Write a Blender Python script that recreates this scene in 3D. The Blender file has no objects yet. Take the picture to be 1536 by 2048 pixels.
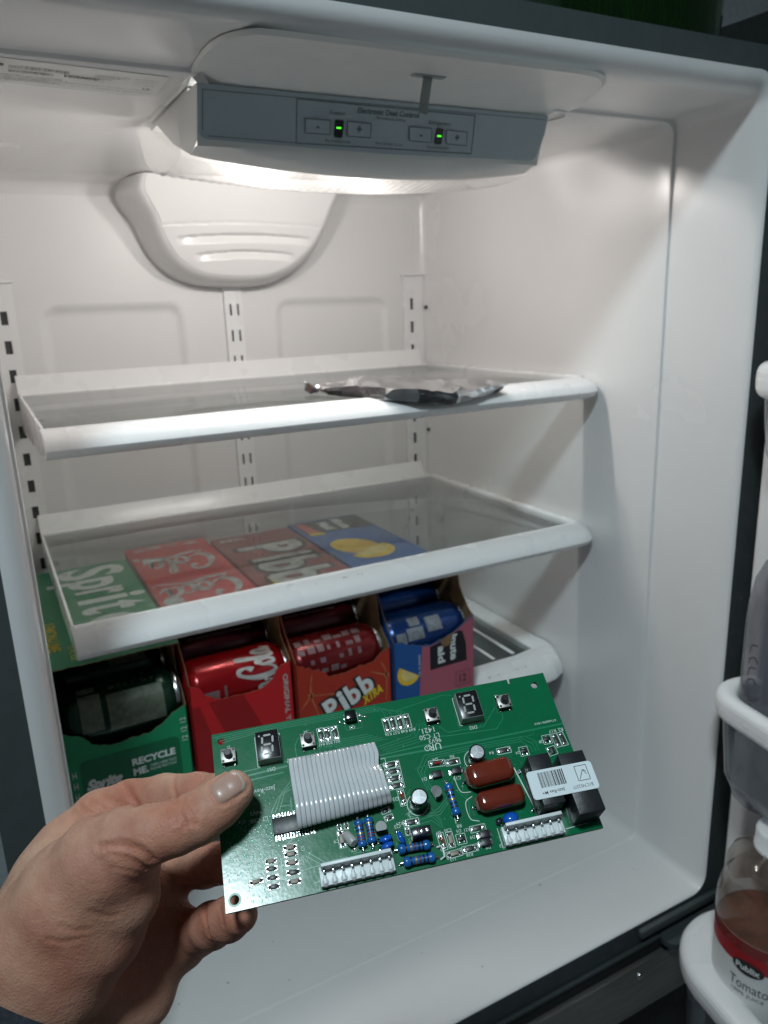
import bpy, bmesh, math, random
import numpy as np
from mathutils import Vector, Matrix
from mathutils.geometry import tessellate_polygon

random.seed(7)
rng = np.random.default_rng(7)
scene = bpy.context.scene
col = scene.collection
PI = math.pi

# ------------------------------------------------------------------ camera
ROT = Matrix(((0.8832, 0.1538, -0.4431), (-0.4676, 0.2153, -0.8573), (-0.0364, 0.9644, 0.2620)))
ROT = ROT.to_quaternion().normalized().to_matrix()
CAM = Vector((-0.0403, -0.7691, 0.1010))
FPX = 1513.3
cam_d = bpy.data.cameras.new('camera')
cam_d.sensor_fit = 'VERTICAL'; cam_d.sensor_height = 36; cam_d.sensor_width = 27
cam_d.lens = FPX * 36 / 2048
cam_d.clip_start = 0.01; cam_d.clip_end = 50
cam_d.dof.use_dof = True; cam_d.dof.focus_distance = 0.31; cam_d.dof.aperture_fstop = 20
cam = bpy.data.objects.new('camera', cam_d); col.objects.link(cam)
cam.matrix_world = Matrix.Translation(CAM) @ ROT.to_4x4()
scene.camera = cam

# ------------------------------------------------------------------ world, room lamp, exposure
world = bpy.data.worlds.new('World'); scene.world = world; world.use_nodes = True
bg = world.node_tree.nodes['Background']
bg.inputs[0].default_value = (0.72, 0.88, 1.0, 1); bg.inputs[1].default_value = 0.06
LAMP_W, BULB = 17.5, 265.0
ld = bpy.data.lights.new('kitchen_ceiling_light', 'AREA'); ld.shape = 'DISK'; ld.size = 0.20
ld.energy = LAMP_W; ld.color = (0.76, 0.93, 1.0)
lo = bpy.data.objects.new('kitchen_ceiling_light', ld); col.objects.link(lo)
lo.location = (-0.37, -1.03, 1.15); lo.rotation_euler = (math.radians(22), 0, 0)
scene.view_settings.view_transform = 'Standard'; scene.view_settings.look = 'None'
scene.view_settings.exposure = 0.0; scene.view_settings.gamma = 1.0
scene.render.engine = 'CYCLES'
scene.cycles.use_denoising = True
scene.cycles.max_bounces = 10; scene.cycles.transparent_max_bounces = 24
scene.cycles.diffuse_bounces = 5; scene.cycles.glossy_bounces = 4
scene.cycles.sample_clamp_indirect = 4.0
scene.cycles.caustics_reflective = False; scene.cycles.caustics_refractive = False

# ------------------------------------------------------------------ helpers
def ray(px, py):
    return ROT @ Vector(((px - 768) / FPX, -(py - 1024) / FPX, -1.0))
def hit(px, py, ax, val):
    d = ray(px, py); return CAM + d * ((val - CAM[ax]) / d[ax])
def hitp(px, py, o, n):
    d = ray(px, py); return CAM + d * ((o - CAM).dot(n) / d.dot(n))
def at(px, py, depth):
    return CAM + ray(px, py) * depth

def mat(name, c, rough=0.5, metal=0.0, spec=0.5, noise=0.0, nscale=30.0, bump=0.0, bscale=200.0, coat=0.0,
        emit=None, es=0.0, sss=0.0, c2=None, stretch=None):
    m = bpy.data.materials.new(name); m.use_nodes = True
    nt = m.node_tree; b = nt.nodes['Principled BSDF']
    b.inputs['Base Color'].default_value = (*c, 1); b.inputs['Roughness'].default_value = rough
    b.inputs['Metallic'].default_value = metal; b.inputs['Specular IOR Level'].default_value = spec
    b.inputs['Coat Weight'].default_value = coat; b.inputs['Coat Roughness'].default_value = 0.08
    if emit: b.inputs['Emission Color'].default_value = (*emit, 1); b.inputs['Emission Strength'].default_value = es
    if sss:
        b.inputs['Subsurface Weight'].default_value = sss
        b.inputs['Subsurface Radius'].default_value = (0.008, 0.003, 0.0015); b.inputs['Subsurface Scale'].default_value = 0.5
    if noise or bump:
        tc = nt.nodes.new('ShaderNodeTexCoord'); src = tc.outputs['Object']
        if stretch:
            mp = nt.nodes.new('ShaderNodeMapping'); mp.inputs['Scale'].default_value = stretch
            nt.links.new(src, mp.inputs[0]); src = mp.outputs[0]
    if noise:
        n = nt.nodes.new('ShaderNodeTexNoise'); n.inputs['Scale'].default_value = nscale; n.inputs['Detail'].default_value = 5
        nt.links.new(src, n.inputs['Vector'])
        cr = nt.nodes.new('ShaderNodeValToRGB')
        a = c2 if c2 else tuple(x * (1 - noise) for x in c)
        cr.color_ramp.elements[0].color = (*a, 1); cr.color_ramp.elements[1].color = (*c, 1)
        cr.color_ramp.elements[0].position = 0.35; cr.color_ramp.elements[1].position = 0.62
        nt.links.new(n.outputs[0], cr.inputs[0]); nt.links.new(cr.outputs[0], b.inputs['Base Color'])
        mr = nt.nodes.new('ShaderNodeMapRange'); mr.inputs['To Min'].default_value = min(1, rough * 1.3); mr.inputs['To Max'].default_value = rough * 0.7
        nt.links.new(n.outputs[0], mr.inputs[0]); nt.links.new(mr.outputs[0], b.inputs['Roughness'])
    if bump:
        n2 = nt.nodes.new('ShaderNodeTexNoise'); n2.inputs['Scale'].default_value = bscale; n2.inputs['Detail'].default_value = 3
        nt.links.new(src, n2.inputs['Vector'])
        bp = nt.nodes.new('ShaderNodeBump'); bp.inputs['Strength'].default_value = bump; bp.inputs['Distance'].default_value = 0.001
        nt.links.new(n2.outputs[0], bp.inputs['Height']); nt.links.new(bp.outputs[0], b.inputs['Normal'])
    return m

def clear(name, tint, rough=0.03, haze=0.0, hazec=(.8, .8, .8), refl=1.45):
    # thin clear sheet: tinted pass-through, Fresnel mirror, a little dust/haze
    m = bpy.data.materials.new(name); m.use_nodes = True; nt = m.node_tree
    for n in list(nt.nodes): nt.nodes.remove(n)
    out = nt.nodes.new('ShaderNodeOutputMaterial'); tr = nt.nodes.new('ShaderNodeBsdfTransparent')
    tr.inputs[0].default_value = (*tint, 1)
    gl = nt.nodes.new('ShaderNodeBsdfGlossy'); gl.inputs['Roughness'].default_value = rough
    fr = nt.nodes.new('ShaderNodeFresnel'); ge = nt.nodes.new('ShaderNodeNewGeometry')
    io = nt.nodes.new('ShaderNodeMapRange'); io.inputs['To Min'].default_value = refl; io.inputs['To Max'].default_value = 1 / refl
    nt.links.new(ge.outputs['Backfacing'], io.inputs[0]); nt.links.new(io.outputs[0], fr.inputs[0])
    mx = nt.nodes.new('ShaderNodeMixShader')
    nt.links.new(fr.outputs[0], mx.inputs[0]); nt.links.new(gl.outputs[0], mx.inputs[2])
    base = tr.outputs[0]
    if haze:
        df = nt.nodes.new('ShaderNodeBsdfDiffuse'); df.inputs[0].default_value = (*hazec, 1)
        tl = nt.nodes.new('ShaderNodeBsdfTranslucent'); tl.inputs[0].default_value = (*hazec, 1)
        m0 = nt.nodes.new('ShaderNodeMixShader'); m0.inputs[0].default_value = 0.5
        nt.links.new(df.outputs[0], m0.inputs[1]); nt.links.new(tl.outputs[0], m0.inputs[2])
        m1 = nt.nodes.new('ShaderNodeMixShader')
        tc = nt.nodes.new('ShaderNodeTexCoord'); nz = nt.nodes.new('ShaderNodeTexNoise'); nz.inputs['Scale'].default_value = 14
        nz.inputs['Detail'].default_value = 6
        mr = nt.nodes.new('ShaderNodeMapRange'); mr.inputs['From Min'].default_value = .3; mr.inputs['From Max'].default_value = .7
        mr.inputs['To Min'].default_value = haze * .6; mr.inputs['To Max'].default_value = haze * 1.4
        nt.links.new(tc.outputs['Object'], nz.inputs['Vector']); nt.links.new(nz.outputs[0], mr.inputs[0]); nt.links.new(mr.outputs[0], m1.inputs[0])
        nt.links.new(base, m1.inputs[1]); nt.links.new(m0.outputs[0], m1.inputs[2]); base = m1.outputs[0]
    nt.links.new(base, mx.inputs[1]); nt.links.new(mx.outputs[0], out.inputs[0])
    return m

def emitter(name, c, s):
    m = bpy.data.materials.new(name); m.use_nodes = True; nt = m.node_tree
    for n in list(nt.nodes): nt.nodes.remove(n)
    out = nt.nodes.new('ShaderNodeOutputMaterial'); e = nt.nodes.new('ShaderNodeEmission')
    e.inputs[0].default_value = (*c, 1); e.inputs[1].default_value = s
    nt.links.new(e.outputs[0], out.inputs[0]); return m

OFF = {}
def empty(name, loc, label=None, cat=None, group=None, matrix=None):
    o = bpy.data.objects.new(name, None); col.objects.link(o); o.empty_display_size = 0.02
    if matrix is not None: o.matrix_world = matrix; OFF[o] = Vector((0, 0, 0))
    else: o.location = loc; OFF[o] = Vector(loc)
    tag(o, label, cat, group); return o
def tag(o, label=None, cat=None, group=None, kind=None):
    if label: o['label'] = label
    if cat: o['category'] = cat
    if group: o['group'] = group
    if kind: o['kind'] = kind
    return o

class MB:
    def __init__(s, scale=1.0): s.v = []; s.f = []; s.m = []; s.scale = scale
    def add(s, verts, faces, mi=0, M=None):
        n = len(s.v)
        for p in verts:
            p = Vector(p); s.v.append(M @ p if M is not None else p)
        for f in faces: s.f.append(tuple(i + n for i in f)); s.m.append(mi)
        return s
    def bm(s, b, mi=0, M=None):
        b.verts.ensure_lookup_table(); b.verts.index_update()
        s.add([v.co for v in b.verts], [[v.index for v in f.verts] for f in b.faces], mi, M); b.free(); return s
    def box(s, lo, hi, bev=0, mi=0, M=None, seg=2):
        b = bmesh.new(); lo = Vector(lo); hi = Vector(hi)
        bmesh.ops.create_cube(b, size=1, matrix=Matrix.Translation((lo + hi) / 2) @ Matrix.Diagonal((*(hi - lo), 1)))
        if bev: bmesh.ops.bevel(b, geom=b.edges[:], offset=bev, segments=seg, profile=0.5, affect='EDGES')
        return s.bm(b, mi, M)
    def cyl(s, p0, p1, r0, r1=None, n=16, mi=0, caps=True, M=None):
        return s.tube([p0, p1], [r0, r0 if r1 is None else r1], n, mi, caps, M)
    def tube(s, path, rad, n=8, mi=0, caps=True, M=None, ref=None):
        path = [Vector(p) for p in path]; k = len(path)
        if not hasattr(rad, '__len__'): rad = [rad] * k
        vs = []; t0 = (path[1] - path[0]).normalized()
        a = Vector(ref) if ref else (Vector((0, 0, 1)) if abs(t0.z) < 0.9 else Vector((1, 0, 0)))
        for i, p in enumerate(path):
            t = (path[min(i + 1, k - 1)] - path[max(i - 1, 0)]).normalized()
            u = a - t * a.dot(t); u.normalize(); w = t.cross(u); a = u
            for j in range(n):
                th = 2 * PI * j / n; vs.append(p + (u * math.cos(th) + w * math.sin(th)) * rad[i])
        fs = [(i * n + j, i * n + (j + 1) % n, (i + 1) * n + (j + 1) % n, (i + 1) * n + j) for i in range(k - 1) for j in range(n)]
        if caps: fs += [tuple(reversed(range(n))), tuple((k - 1) * n + j for j in range(n))]
        return s.add(vs, fs, mi, M)
    def lathe(s, prof, n=32, mi=0, M=None, a0=0, a1=2 * PI):
        full = abs(a1 - a0 - 2 * PI) < 1e-6; m = n if full else n + 1
        vs = [(r * math.cos(a0 + (a1 - a0) * j / n), r * math.sin(a0 + (a1 - a0) * j / n), z) for r, z in prof for j in range(m)]
        fs = [(i * m + j, i * m + (j + 1) % m, (i + 1) * m + (j + 1) % m, (i + 1) * m + j) for i in range(len(prof) - 1) for j in range(n)]
        return s.add(vs, fs, mi, M)
    def prism(s, poly, t, holes=(), mi=0, mside=None, mback=None, M=None):
        # poly in xy, extruded from z=0 up to z=t; mi on the z=t face
        loops = [list(poly)] + [list(h) for h in holes]
        flat = [Vector((p[0], p[1], 0)) for l in loops for p in l]
        tri = tessellate_polygon([[Vector((p[0], p[1], 0)) for p in l] for l in loops])
        n = len(flat); vs = [(p.x, p.y, t) for p in flat] + [(p.x, p.y, 0) for p in flat]
        def up(a, b, c): return (flat[b] - flat[a]).cross(flat[c] - flat[a]).z > 0
        tr = [t3 if up(*t3) else (t3[0], t3[2], t3[1]) for t3 in tri]
        base = len(s.v)
        s.add(vs, tr, mi, M)
        ms = mi if mside is None else mside; mb = ms if mback is None else mback
        s.f += [(base + n + c, base + n + b, base + n + a) for a, b, c in tr]; s.m += [mb] * len(tr)
        k = 0
        for l in loops:
            q = len(l)
            ar = sum(l[i][0] * l[(i + 1) % q][1] - l[(i + 1) % q][0] * l[i][1] for i in range(q))
            for i in range(q):
                a = k + i; b = k + (i + 1) % q
                f = (base + n + a, base + n + b, base + b, base + a)
                if (ar > 0) != (l is loops[0]): f = tuple(reversed(f))
                s.f.append(f); s.m.append(ms)
            k += q
        return s
    def ball(s, c, r, sc=(1, 1, 1), sub=2, mi=0, M=None):
        b = bmesh.new(); bmesh.ops.create_icosphere(b, subdivisions=sub, radius=r)
        for v in b.verts: v.co = Vector((v.co.x * sc[0], v.co.y * sc[1], v.co.z * sc[2])) + Vector(c)
        return s.bm(b, mi, M)
    def build(s, name, mats, parent=None, sharp=38, loc=None):
        me = bpy.data.meshes.new(name)
        off = Vector((0, 0, 0))
        if parent is not None:
            r = parent
            while r.parent is not None: r = r.parent
            off = OFF.get(r, off)
        me.from_pydata([tuple((p - off) * s.scale) for p in s.v], [], s.f)
        if not isinstance(mats, (list, tuple)): mats = [mats]
        for m in mats: me.materials.append(m)
        me.polygons.foreach_set('material_index', s.m)
        me.polygons.foreach_set('use_smooth', [True] * len(s.f))
        me.validate(); me.update(); me.set_sharp_from_angle(angle=math.radians(sharp))
        o = bpy.data.objects.new(name, me); col.objects.link(o)
        if parent is not None: o.parent = parent
        if loc is not None: o.location = loc
        return o

def copy_tree(o, parent=None):
    c = o.copy(); col.objects.link(c); c.parent = parent
    for ch in list(o.children): copy_tree(ch, c)
    return c

def text2d(txt, size=1.0, bold=0.0, shear=0.0, spacing=1.0):
    cu = bpy.data.curves.new('lettering', 'FONT'); cu.body = txt; cu.size = size; cu.offset = bold; cu.shear = shear
    cu.space_character = spacing; cu.align_x = 'CENTER'; cu.align_y = 'CENTER'; cu.resolution_u = 3
    o = bpy.data.objects.new('lettering', cu); col.objects.link(o)
    me = bpy.data.meshes.new_from_object(o)
    vs = [tuple(v.co) for v in me.vertices]; fs = [tuple(p.vertices) for p in me.polygons]
    bpy.data.objects.remove(o); bpy.data.curves.remove(cu); bpy.data.meshes.remove(me)
    return vs, fs
def letters(mb, txt, o, ex, ey, size, mi=0, lift=0.0003, fit=None, **k):
    # flat lettering centred at o, reading along ex with its tops towards ey; fit = (width, height) to stretch to
    ex = Vector(ex).normalized(); ey = Vector(ey).normalized(); n = ex.cross(ey); o = Vector(o)
    vs, fs = text2d(txt, size, **k)
    if not vs: return
    if fit:
        xs = [v[0] for v in vs]; ys = [v[1] for v in vs]
        w, h = max(xs) - min(xs), max(ys) - min(ys); cx, cy = (max(xs) + min(xs)) / 2, (max(ys) + min(ys)) / 2
        vs = [((v[0] - cx) * fit[0] / w, (v[1] - cy) * fit[1] / h, 0) for v in vs]
    mb.add([o + ex * v[0] + ey * v[1] + n * lift for v in vs], fs, mi)
def smooth_path(pts, n=6):
    P = [np.array(p, float) for p in pts]; P = [2 * P[0] - P[1]] + P + [2 * P[-1] - P[-2]]; out = []
    for i in range(1, len(P) - 2):
        for k in range(n):
            t = k / n; a, b, c, d = P[i - 1:i + 3]
            out.append(.5 * (2 * b + (c - a) * t + (2 * a - 5 * b + 4 * c - d) * t * t + (3 * b - a - 3 * c + d) * t ** 3))
    out.append(P[-2]); return out
def stroke(pts, w, n=6):
    # flat pen stroke through 2-D points; returns verts, faces. w may be a list of widths
    P = smooth_path(pts, n) if n > 1 else [np.array(p, float) for p in pts]; k = len(P)
    W = [w] * k if not hasattr(w, '__len__') else list(np.interp(np.linspace(0, 1, k), np.linspace(0, 1, len(w)), w))
    vs = []
    for i, p in enumerate(P):
        t = P[min(i + 1, k - 1)] - P[max(i - 1, 0)]; t = t / (np.linalg.norm(t) + 1e-9); nn = np.array([-t[1], t[0]])
        vs += [tuple(p + nn * W[i] / 2) + (0,), tuple(p - nn * W[i] / 2) + (0,)]
    return vs, [(2 * i + 1, 2 * i + 3, 2 * i + 2, 2 * i) for i in range(k - 1)]
def flat(mb, vf, o, ex, ey, mi=0, lift=0.0004):
    ex = Vector(ex); ey = Vector(ey); n = ex.cross(ey).normalized(); o = Vector(o)
    mb.add([o + ex * v[0] + ey * v[1] + n * lift for v in vf[0]], vf[1], mi)
def ell(cx, cy, a, b, n=24, rot=0.0):
    c, s_ = math.cos(rot), math.sin(rot)
    return [(cx + a * math.cos(t) * c - b * math.sin(t) * s_, cy + a * math.cos(t) * s_ + b * math.sin(t) * c) for t in [2 * PI * i / n for i in range(n)]]
def rrect(x0, y0, x1, y1, r, n=5):
    out = []
    for cx, cy, a in ((x1 - r, y1 - r, 0), (x0 + r, y1 - r, 90), (x0 + r, y0 + r, 180), (x1 - r, y0 + r, 270)):
        out += [(cx + r * math.cos(math.radians(a + 90 * i / n)), cy + r * math.sin(math.radians(a + 90 * i / n))) for i in range(n + 1)]
    return out
def frame(o, ex, ey):
    # matrix that takes local x,y,z to ex,ey,ex x ey at o
    ex = Vector(ex).normalized(); ey = Vector(ey).normalized(); ez = ex.cross(ey)
    m = Matrix((ex, ey, ez)).transposed().to_4x4(); m.translation = Vector(o); return m
def wrap(mb, vs, fs, M, R, mi=0, lift=0.0005, step=0.004):
    # lay flat shapes (x = along the axis, y = around) on a cylinder of radius R about local x; facing local z at y = 0
    b = bmesh.new(); bv = [b.verts.new(v) for v in vs]
    for f in fs:
        try: b.faces.new([bv[i] for i in f])
        except ValueError: pass
    bmesh.ops.triangulate(b, faces=b.faces[:])
    for _ in range(5):
        L = [e for e in b.edges if abs(e.verts[0].co.y - e.verts[1].co.y) > step]
        if not L: break
        bmesh.ops.subdivide_edges(b, edges=L, cuts=1); bmesh.ops.triangulate(b, faces=[f for f in b.faces if len(f.verts) > 3])
    for v in b.verts:
        a = v.co.y / R; x = v.co.x; v.co = Vector((x, math.sin(a) * (R + lift), math.cos(a) * (R + lift)))
    mb.bm(b, mi, M)

# ------------------------------------------------------------------ materials
LINER = mat('liner_white', (.73, .722, .715), .25, noise=.035, nscale=5, bump=.04, bscale=60)
BACKW = mat('back_wall_white', (.73, .722, .715), .44, noise=.035, nscale=5, bump=.04, bscale=60)
WHITE = mat('white_plastic', (.80, .80, .80), .28, noise=.012, nscale=12, bump=.015, bscale=150)
WHITE2 = mat('white_housing', (.70, .70, .68), .35, noise=.03, nscale=40)
FLANGE = mat('dark_painted_steel', (.050, .062, .063), .55, noise=.12, nscale=60, bump=.1, bscale=400)
GASK = mat('black_gasket', (.012, .013, .013), .6, noise=.2, nscale=50)
SLOT = mat('slot_shadow', (.05, .05, .05), .7, noise=.2, nscale=50)
STEEL = mat('brushed_steel', (.42, .40, .37), .38, metal=.85, noise=.2, nscale=24, bump=.05, bscale=300, stretch=(1, 1, 12))
CHROME = mat('bright_metal', (.75, .75, .76), .18, metal=1, noise=.1, nscale=300)
PANEL = mat('control_panel_blue_grey', (.38, .455, .49), .22, noise=.05, nscale=50)
PANELD = mat('panel_print', (.12, .145, .16), .5, noise=.1, nscale=50)
INK = mat('black_ink', (.02, .02, .02), .5, noise=.1, nscale=50)
INKG = mat('grey_ink', (.16, .16, .16), .6, noise=.2, nscale=900)
GLASS = clear('shelf_glass', (.93, .95, .94), .02, haze=.035, hazec=(.62, .64, .62), refl=1.36)
LENS = clear('lamp_lens', (.96, .96, .96), .10, haze=.11, hazec=(.95, .94, .92))
CLEARP = clear('clear_plastic', (.88, .90, .91), .06, haze=.05, hazec=(.7, .74, .78), refl=1.5)
KRAFT = mat('brown_card', (.21, .125, .062), .8, noise=.25, nscale=35, bump=.15, bscale=500)
BLACKP = mat('black_plastic', (.012, .013, .016), .34, noise=.15, nscale=120)

# ------------------------------------------------------------------ refrigerator
XL, XR, ZF, ZC, YB = -0.0255, 0.672, -0.634, 0.282, 0.420      # inner liner box
FX0, FX1, FZ1, YS, YF = -0.0305, 0.677, 0.287, -0.117, -0.231  # wider front section and front plane
fridge = empty('refrigerator', (0.33, 0.09, -0.80), 'open white lined refrigerator with lit control housing and glass shelves', 'refrigerator')

def rect_loop(x0, x1, z0, z1, r, y, n=6):
    return [Vector((p[0], y, p[1])) for p in rrect(x0, z0, x1, z1, max(r, 1e-4), n)]
def loft(mb, loops, flip=False, mi=0):
    n = len(loops[0]); vs = [p for l in loops for p in l]
    fs = []
    for i in range(len(loops) - 1):
        for j in range(n):
            f = (i * n + j, i * n + (j + 1) % n, (i + 1) * n + (j + 1) % n, (i + 1) * n + j)
            fs.append(tuple(reversed(f)) if flip else f)
    mb.add(vs, fs, mi)
mb = MB(); L = []
RR = 0.018
for k in range(7):                                            # rounded front lip
    a = PI / 2 * k / 6; e = RR * (1 - math.sin(a)); y = YF + RR * (1 - math.cos(a)) * 1.15
    L.append(rect_loop(FX0 - e, FX1 + e * .28, ZF - e * .25, FZ1 + e, 0.012 + e * .6, y))
for y in (-0.20, -0.16, YS - .003): L.append(rect_loop(FX0, FX1, ZF, FZ1, 0.012, y))
L.append(rect_loop(FX0 + .001, FX1 - .001, ZF, FZ1 - .001, 0.012, YS))
L.append(rect_loop(XL - .001, XR + .001, ZF, ZC + .001, 0.014, YS + .001))
for y in (YS + .004, -0.05, 0.05, 0.15, 0.25, 0.35): L.append(rect_loop(XL, XR, ZF, ZC, 0.014, y))
for k in range(1, 5):
    a = PI / 2 * k / 4; e = .018 * (1 - math.cos(a))
    L.append(rect_loop(XL + e, XR - e, ZF + e, ZC - e, 0.016, YB - .018 + .018 * math.sin(a)))
loft(mb, L, flip=True)
mb.build('liner', LINER, fridge, sharp=50)

# back wall with two shallow pressed panels
mb = MB(); NX, NZ = 150, 180
xs = np.linspace(XL + .0178, XR - .0178, NX); zs = np.linspace(ZF + .0178, ZC - .0178, NZ)
def rr_sd(x, z, x0, x1, z0, z1, r):
    qx = np.abs(x - (x0 + x1) / 2) - (x1 - x0) / 2 + r; qz = np.abs(z - (z0 + z1) / 2) - (z1 - z0) / 2 + r
    return np.hypot(np.maximum(qx, 0), np.maximum(qz, 0)) + np.minimum(np.maximum(qx, qz), 0) - r
gx, gz = np.meshgrid(xs, zs)
d = np.minimum(rr_sd(gx, gz, .050, .240, -.60, .113, .018), rr_sd(gx, gz, .398, .592, -.60, .113, .018))
gy = YB + .006 * np.clip(.5 - d / .007, 0, 1)
mb.add([(gx[i, j], gy[i, j], gz[i, j]) for i in range(NZ) for j in range(NX)],
       [(i * NX + j, i * NX + j + 1, (i + 1) * NX + j + 1, (i + 1) * NX + j) for i in range(NZ - 1) for j in range(NX - 1)])
mb.build('back_wall', BACKW, fridge, sharp=180)

# dark steel front frame round the opening, cabinet outside
mb = MB()
def ring(mb, y, outer, inner, t, mi=0):
    M = Matrix(((1, 0, 0, 0), (0, 0, -1, y), (0, 1, 0, 0), (0, 0, 0, 1)))
    mb.prism(outer, t, [inner], mi, M=M)
ring(mb, YF + .012, rrect(-.078, -.690, .716, .326, .004), rrect(FX0 - RR, ZF - RR * .25, FX1 + RR * .28, FZ1 + RR, .0228, 6), .012)
mb.build('front_frame', FLANGE, fridge, sharp=30)
mb = MB()
mb.box((-.078, YF + .0125, .322), (.716, .47, .3262)); mb.box((-.078, YF + .0125, -.70), (-.0745, .47, .3215))
mb.box((.7125, YF + .0125, -.70), (.716, .47, .3215)); mb.box((-.074, .466, -.70), (.712, .47, .3215))
mb.build('cabinet_shell', FLANGE, fridge)
mb = MB(); mb.box((FX0, YF - .003, -.6885), (.70, YF - .0005, -.6725), .001); mb.build('bottom_gasket', GASK, fridge)
mb = MB(); mb.box((-.03, YF - .006, -.6715), (.60, YF - .0005, -.6660), .0018); mb.build('bottom_ridge', FLANGE, fridge)
mb = MB(); mb.box((-.078, YF - .008, -.7665), (.674, .02, -.6915), .003); sr = mb.build('freezer_top_rail', STEEL, fridge)
c = hit(1280, 1952, 1, YF - .008)
mb = MB(); mb.ball((c.x, YF - .0085, c.z), .0055, (1, .45, 1), 3); mb.build('screw', CHROME, sr)
mb = MB(); mb.box((-.078, YF + .03, -.98), (.715, .20, -.7675)); mb.build('freezer_front', GASK, fridge)
# hinge bracket at the lower right
mb = MB(); mb.prism(rrect(.598, -.016, .735, .012, .013), .007, M=frame((0, YF - .010, -.6735), (1, 0, 0), (0, 1, 0)))
mb.box((.562, YF - .010, -.6530), (.705, YF - .001, -.6405), .004); mb.cyl((.700, YF - .018, -.667), (.700, YF - .018, -.641), .008)
mb.build('hinge_bracket', FLANGE, fridge)

# air tower high on the back wall
O = [(.170, .281), (.165, .262), (.174, .243), (.185, .226), (.199, .191), (.223, .161), (.258, .144), (.290, .139), (.325, .137), (.373, .140),
     (.415, .156), (.447, .183), (.460, .203), (.469, .222), (.477, .243), (.484, .262), (.482, .281)]
O = [tuple(p) for p in smooth_path(O, 4)]
def tower_y(z): return .318 + (.281 - z) / (.281 - .137) * .052
mb = MB(); lo_ = []
for sx, dep in [(1 - .145 * (1 - math.cos(a)) , math.sin(a)) for a in np.linspace(0, PI / 2, 12)]:
    lp = []
    for x, z in O:
        zz = .281 - (.281 - z) * (1 - (1 - sx) * .75); xx = .325 + (x - .325) * sx
        yf = tower_y(zz); lp.append(Vector((xx, YB + .001 + (yf - YB) * dep, zz)))
    lo_.append(lp)
for i in range(len(lo_) - 1):
    n = len(O)
    mb.add(lo_[i] + lo_[i + 1], [(j, j + 1, n + j + 1, n + j) for j in range(n - 1)])
# front face as a fan of rows so that it stays smooth, with two scooped louvres pressed in
face = lo_[-1]; n = len(face); NXF, NZF = 90, 90
zmin = min(p.z for p in face); zmax = max(p.z for p in face)
def span(z):
    xs_ = []
    for i in range(n - 1):
        a, b = face[i], face[i + 1]
        if (a.z - z) * (b.z - z) <= 0 and abs(a.z - b.z) > 1e-9: t = (z - a.z) / (b.z - a.z); xs_.append(a.x + (b.x - a.x) * t)
    return min(xs_), max(xs_)
vs = []
for i in range(NZF):
    z = zmin + .0003 + (zmax - zmin - .0006) * (i / (NZF - 1)) ** 1.25
    x0, x1 = span(z)
    for j in range(NXF):
        x = x0 + (x1 - x0) * j / (NXF - 1); y = tower_y(z)
        for cx, cz, hw in ((.329, .2085, .100), (.329, .1865, .075)):
            u = (x - cx) / hw
            if abs(u) < 1:
                zt = cz - .005 * u * u; w = (1 - u * u) ** .5
                dz = zt - z                                   # deep just under the upper edge, running out below
                if -.0012 < dz < .011: y += .0085 * w * (min(1, (dz + .0012) / .0016) * max(0, 1 - dz / .011))
        if abs(z - .2235 + .004 * ((x - .325) / .11) ** 2) < .0013: y += .0009
        vs.append((x, y, z))
mb.add(vs, [(i * NXF + j, i * NXF + j + 1, (i + 1) * NXF + j + 1, (i + 1) * NXF + j) for i in range(NZF - 1) for j in range(NXF - 1)])
mb.build('air_tower', LINER, fridge, sharp=55)

# slotted shelf tracks
def track(x0, x1, z0, z1, y, cols_, pitch_z, slot_h, depth=.006, cap=True):
    t = MB()
    zc = []; z = pitch_z
    while z > z0 + .02:
        zc.append(z); z -= .0392
    xb = sorted({x0, x1, *[v for c_ in cols_ for v in c_]}); zb = sorted({z0, z1, *[v for q in zc for v in (q, q - slot_h)]})
    b = bmesh.new(); V = {(i, j): b.verts.new((xb[i], y, zb[j])) for i in range(len(xb)) for j in range(len(zb))}
    for i in range(len(xb) - 1):
        for j in range(len(zb) - 1):
            xm = (xb[i] + xb[i + 1]) / 2; zm = (zb[j] + zb[j + 1]) / 2
            if any(a < xm < c_ for a, c_ in cols_) and any(q - slot_h < zm < q for q in zc): continue
            b.faces.new((V[i, j], V[i + 1, j], V[i + 1, j + 1], V[i, j + 1]))
    bm_e = [e for e in b.edges if e.is_boundary]
    r = bmesh.ops.extrude_edge_only(b, edges=bm_e)
    for v in [g for g in r['geom'] if isinstance(g, bmesh.types.BMVert)]: v.co.y += depth
    bmesh.ops.recalc_face_normals(b, faces=b.faces[:])
    t.bm(b)
    tr = t.build('shelf_track', WHITE, fridge, sharp=30)
    for q in zc:
        for a, c_ in cols_:
            s = MB(); s.box((a - .0004, y + depth * .55, q - slot_h - .0004), (c_ + .0004, y + depth * .6, q + .0004)); s.build('slot', SLOT, tr)
    return tr
track(-.0200, .0150, -.60, .150, .4135, [(-.0045, .0045)], .113, .018)
track(.3085, .3365, -.60, .139, .4135, [(.3158, .3192), (.3275, .3309)], .113, .017)
track(.6255, .6640, -.60, .150, .4135, [(.6375, .6440)], .113, .019)
for x0, x1 in ((.622, .6655), (-.0200, .017)):
    mb = MB(); mb.box((x0, .408, .150), (x1, .4195, .1525), .001); mb.build('track_cap', WHITE, fridge)
for x, z in ((.6655, .097), (.6655, -.118)):
    mb = MB(); mb.cyl((x, .409, z), (x, .4065, z), .0032, n=12); mb.build('track_screw', SLOT, fridge)
mb = MB(); mb.cyl((.6722, .385, -.270), (.6690, .385, -.270), .017, n=24); mb.cyl((.6692, .385, -.270), (.6675, .385, -.270), .009, n=20)
mb.build('wall_plug', WHITE, fridge)

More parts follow.
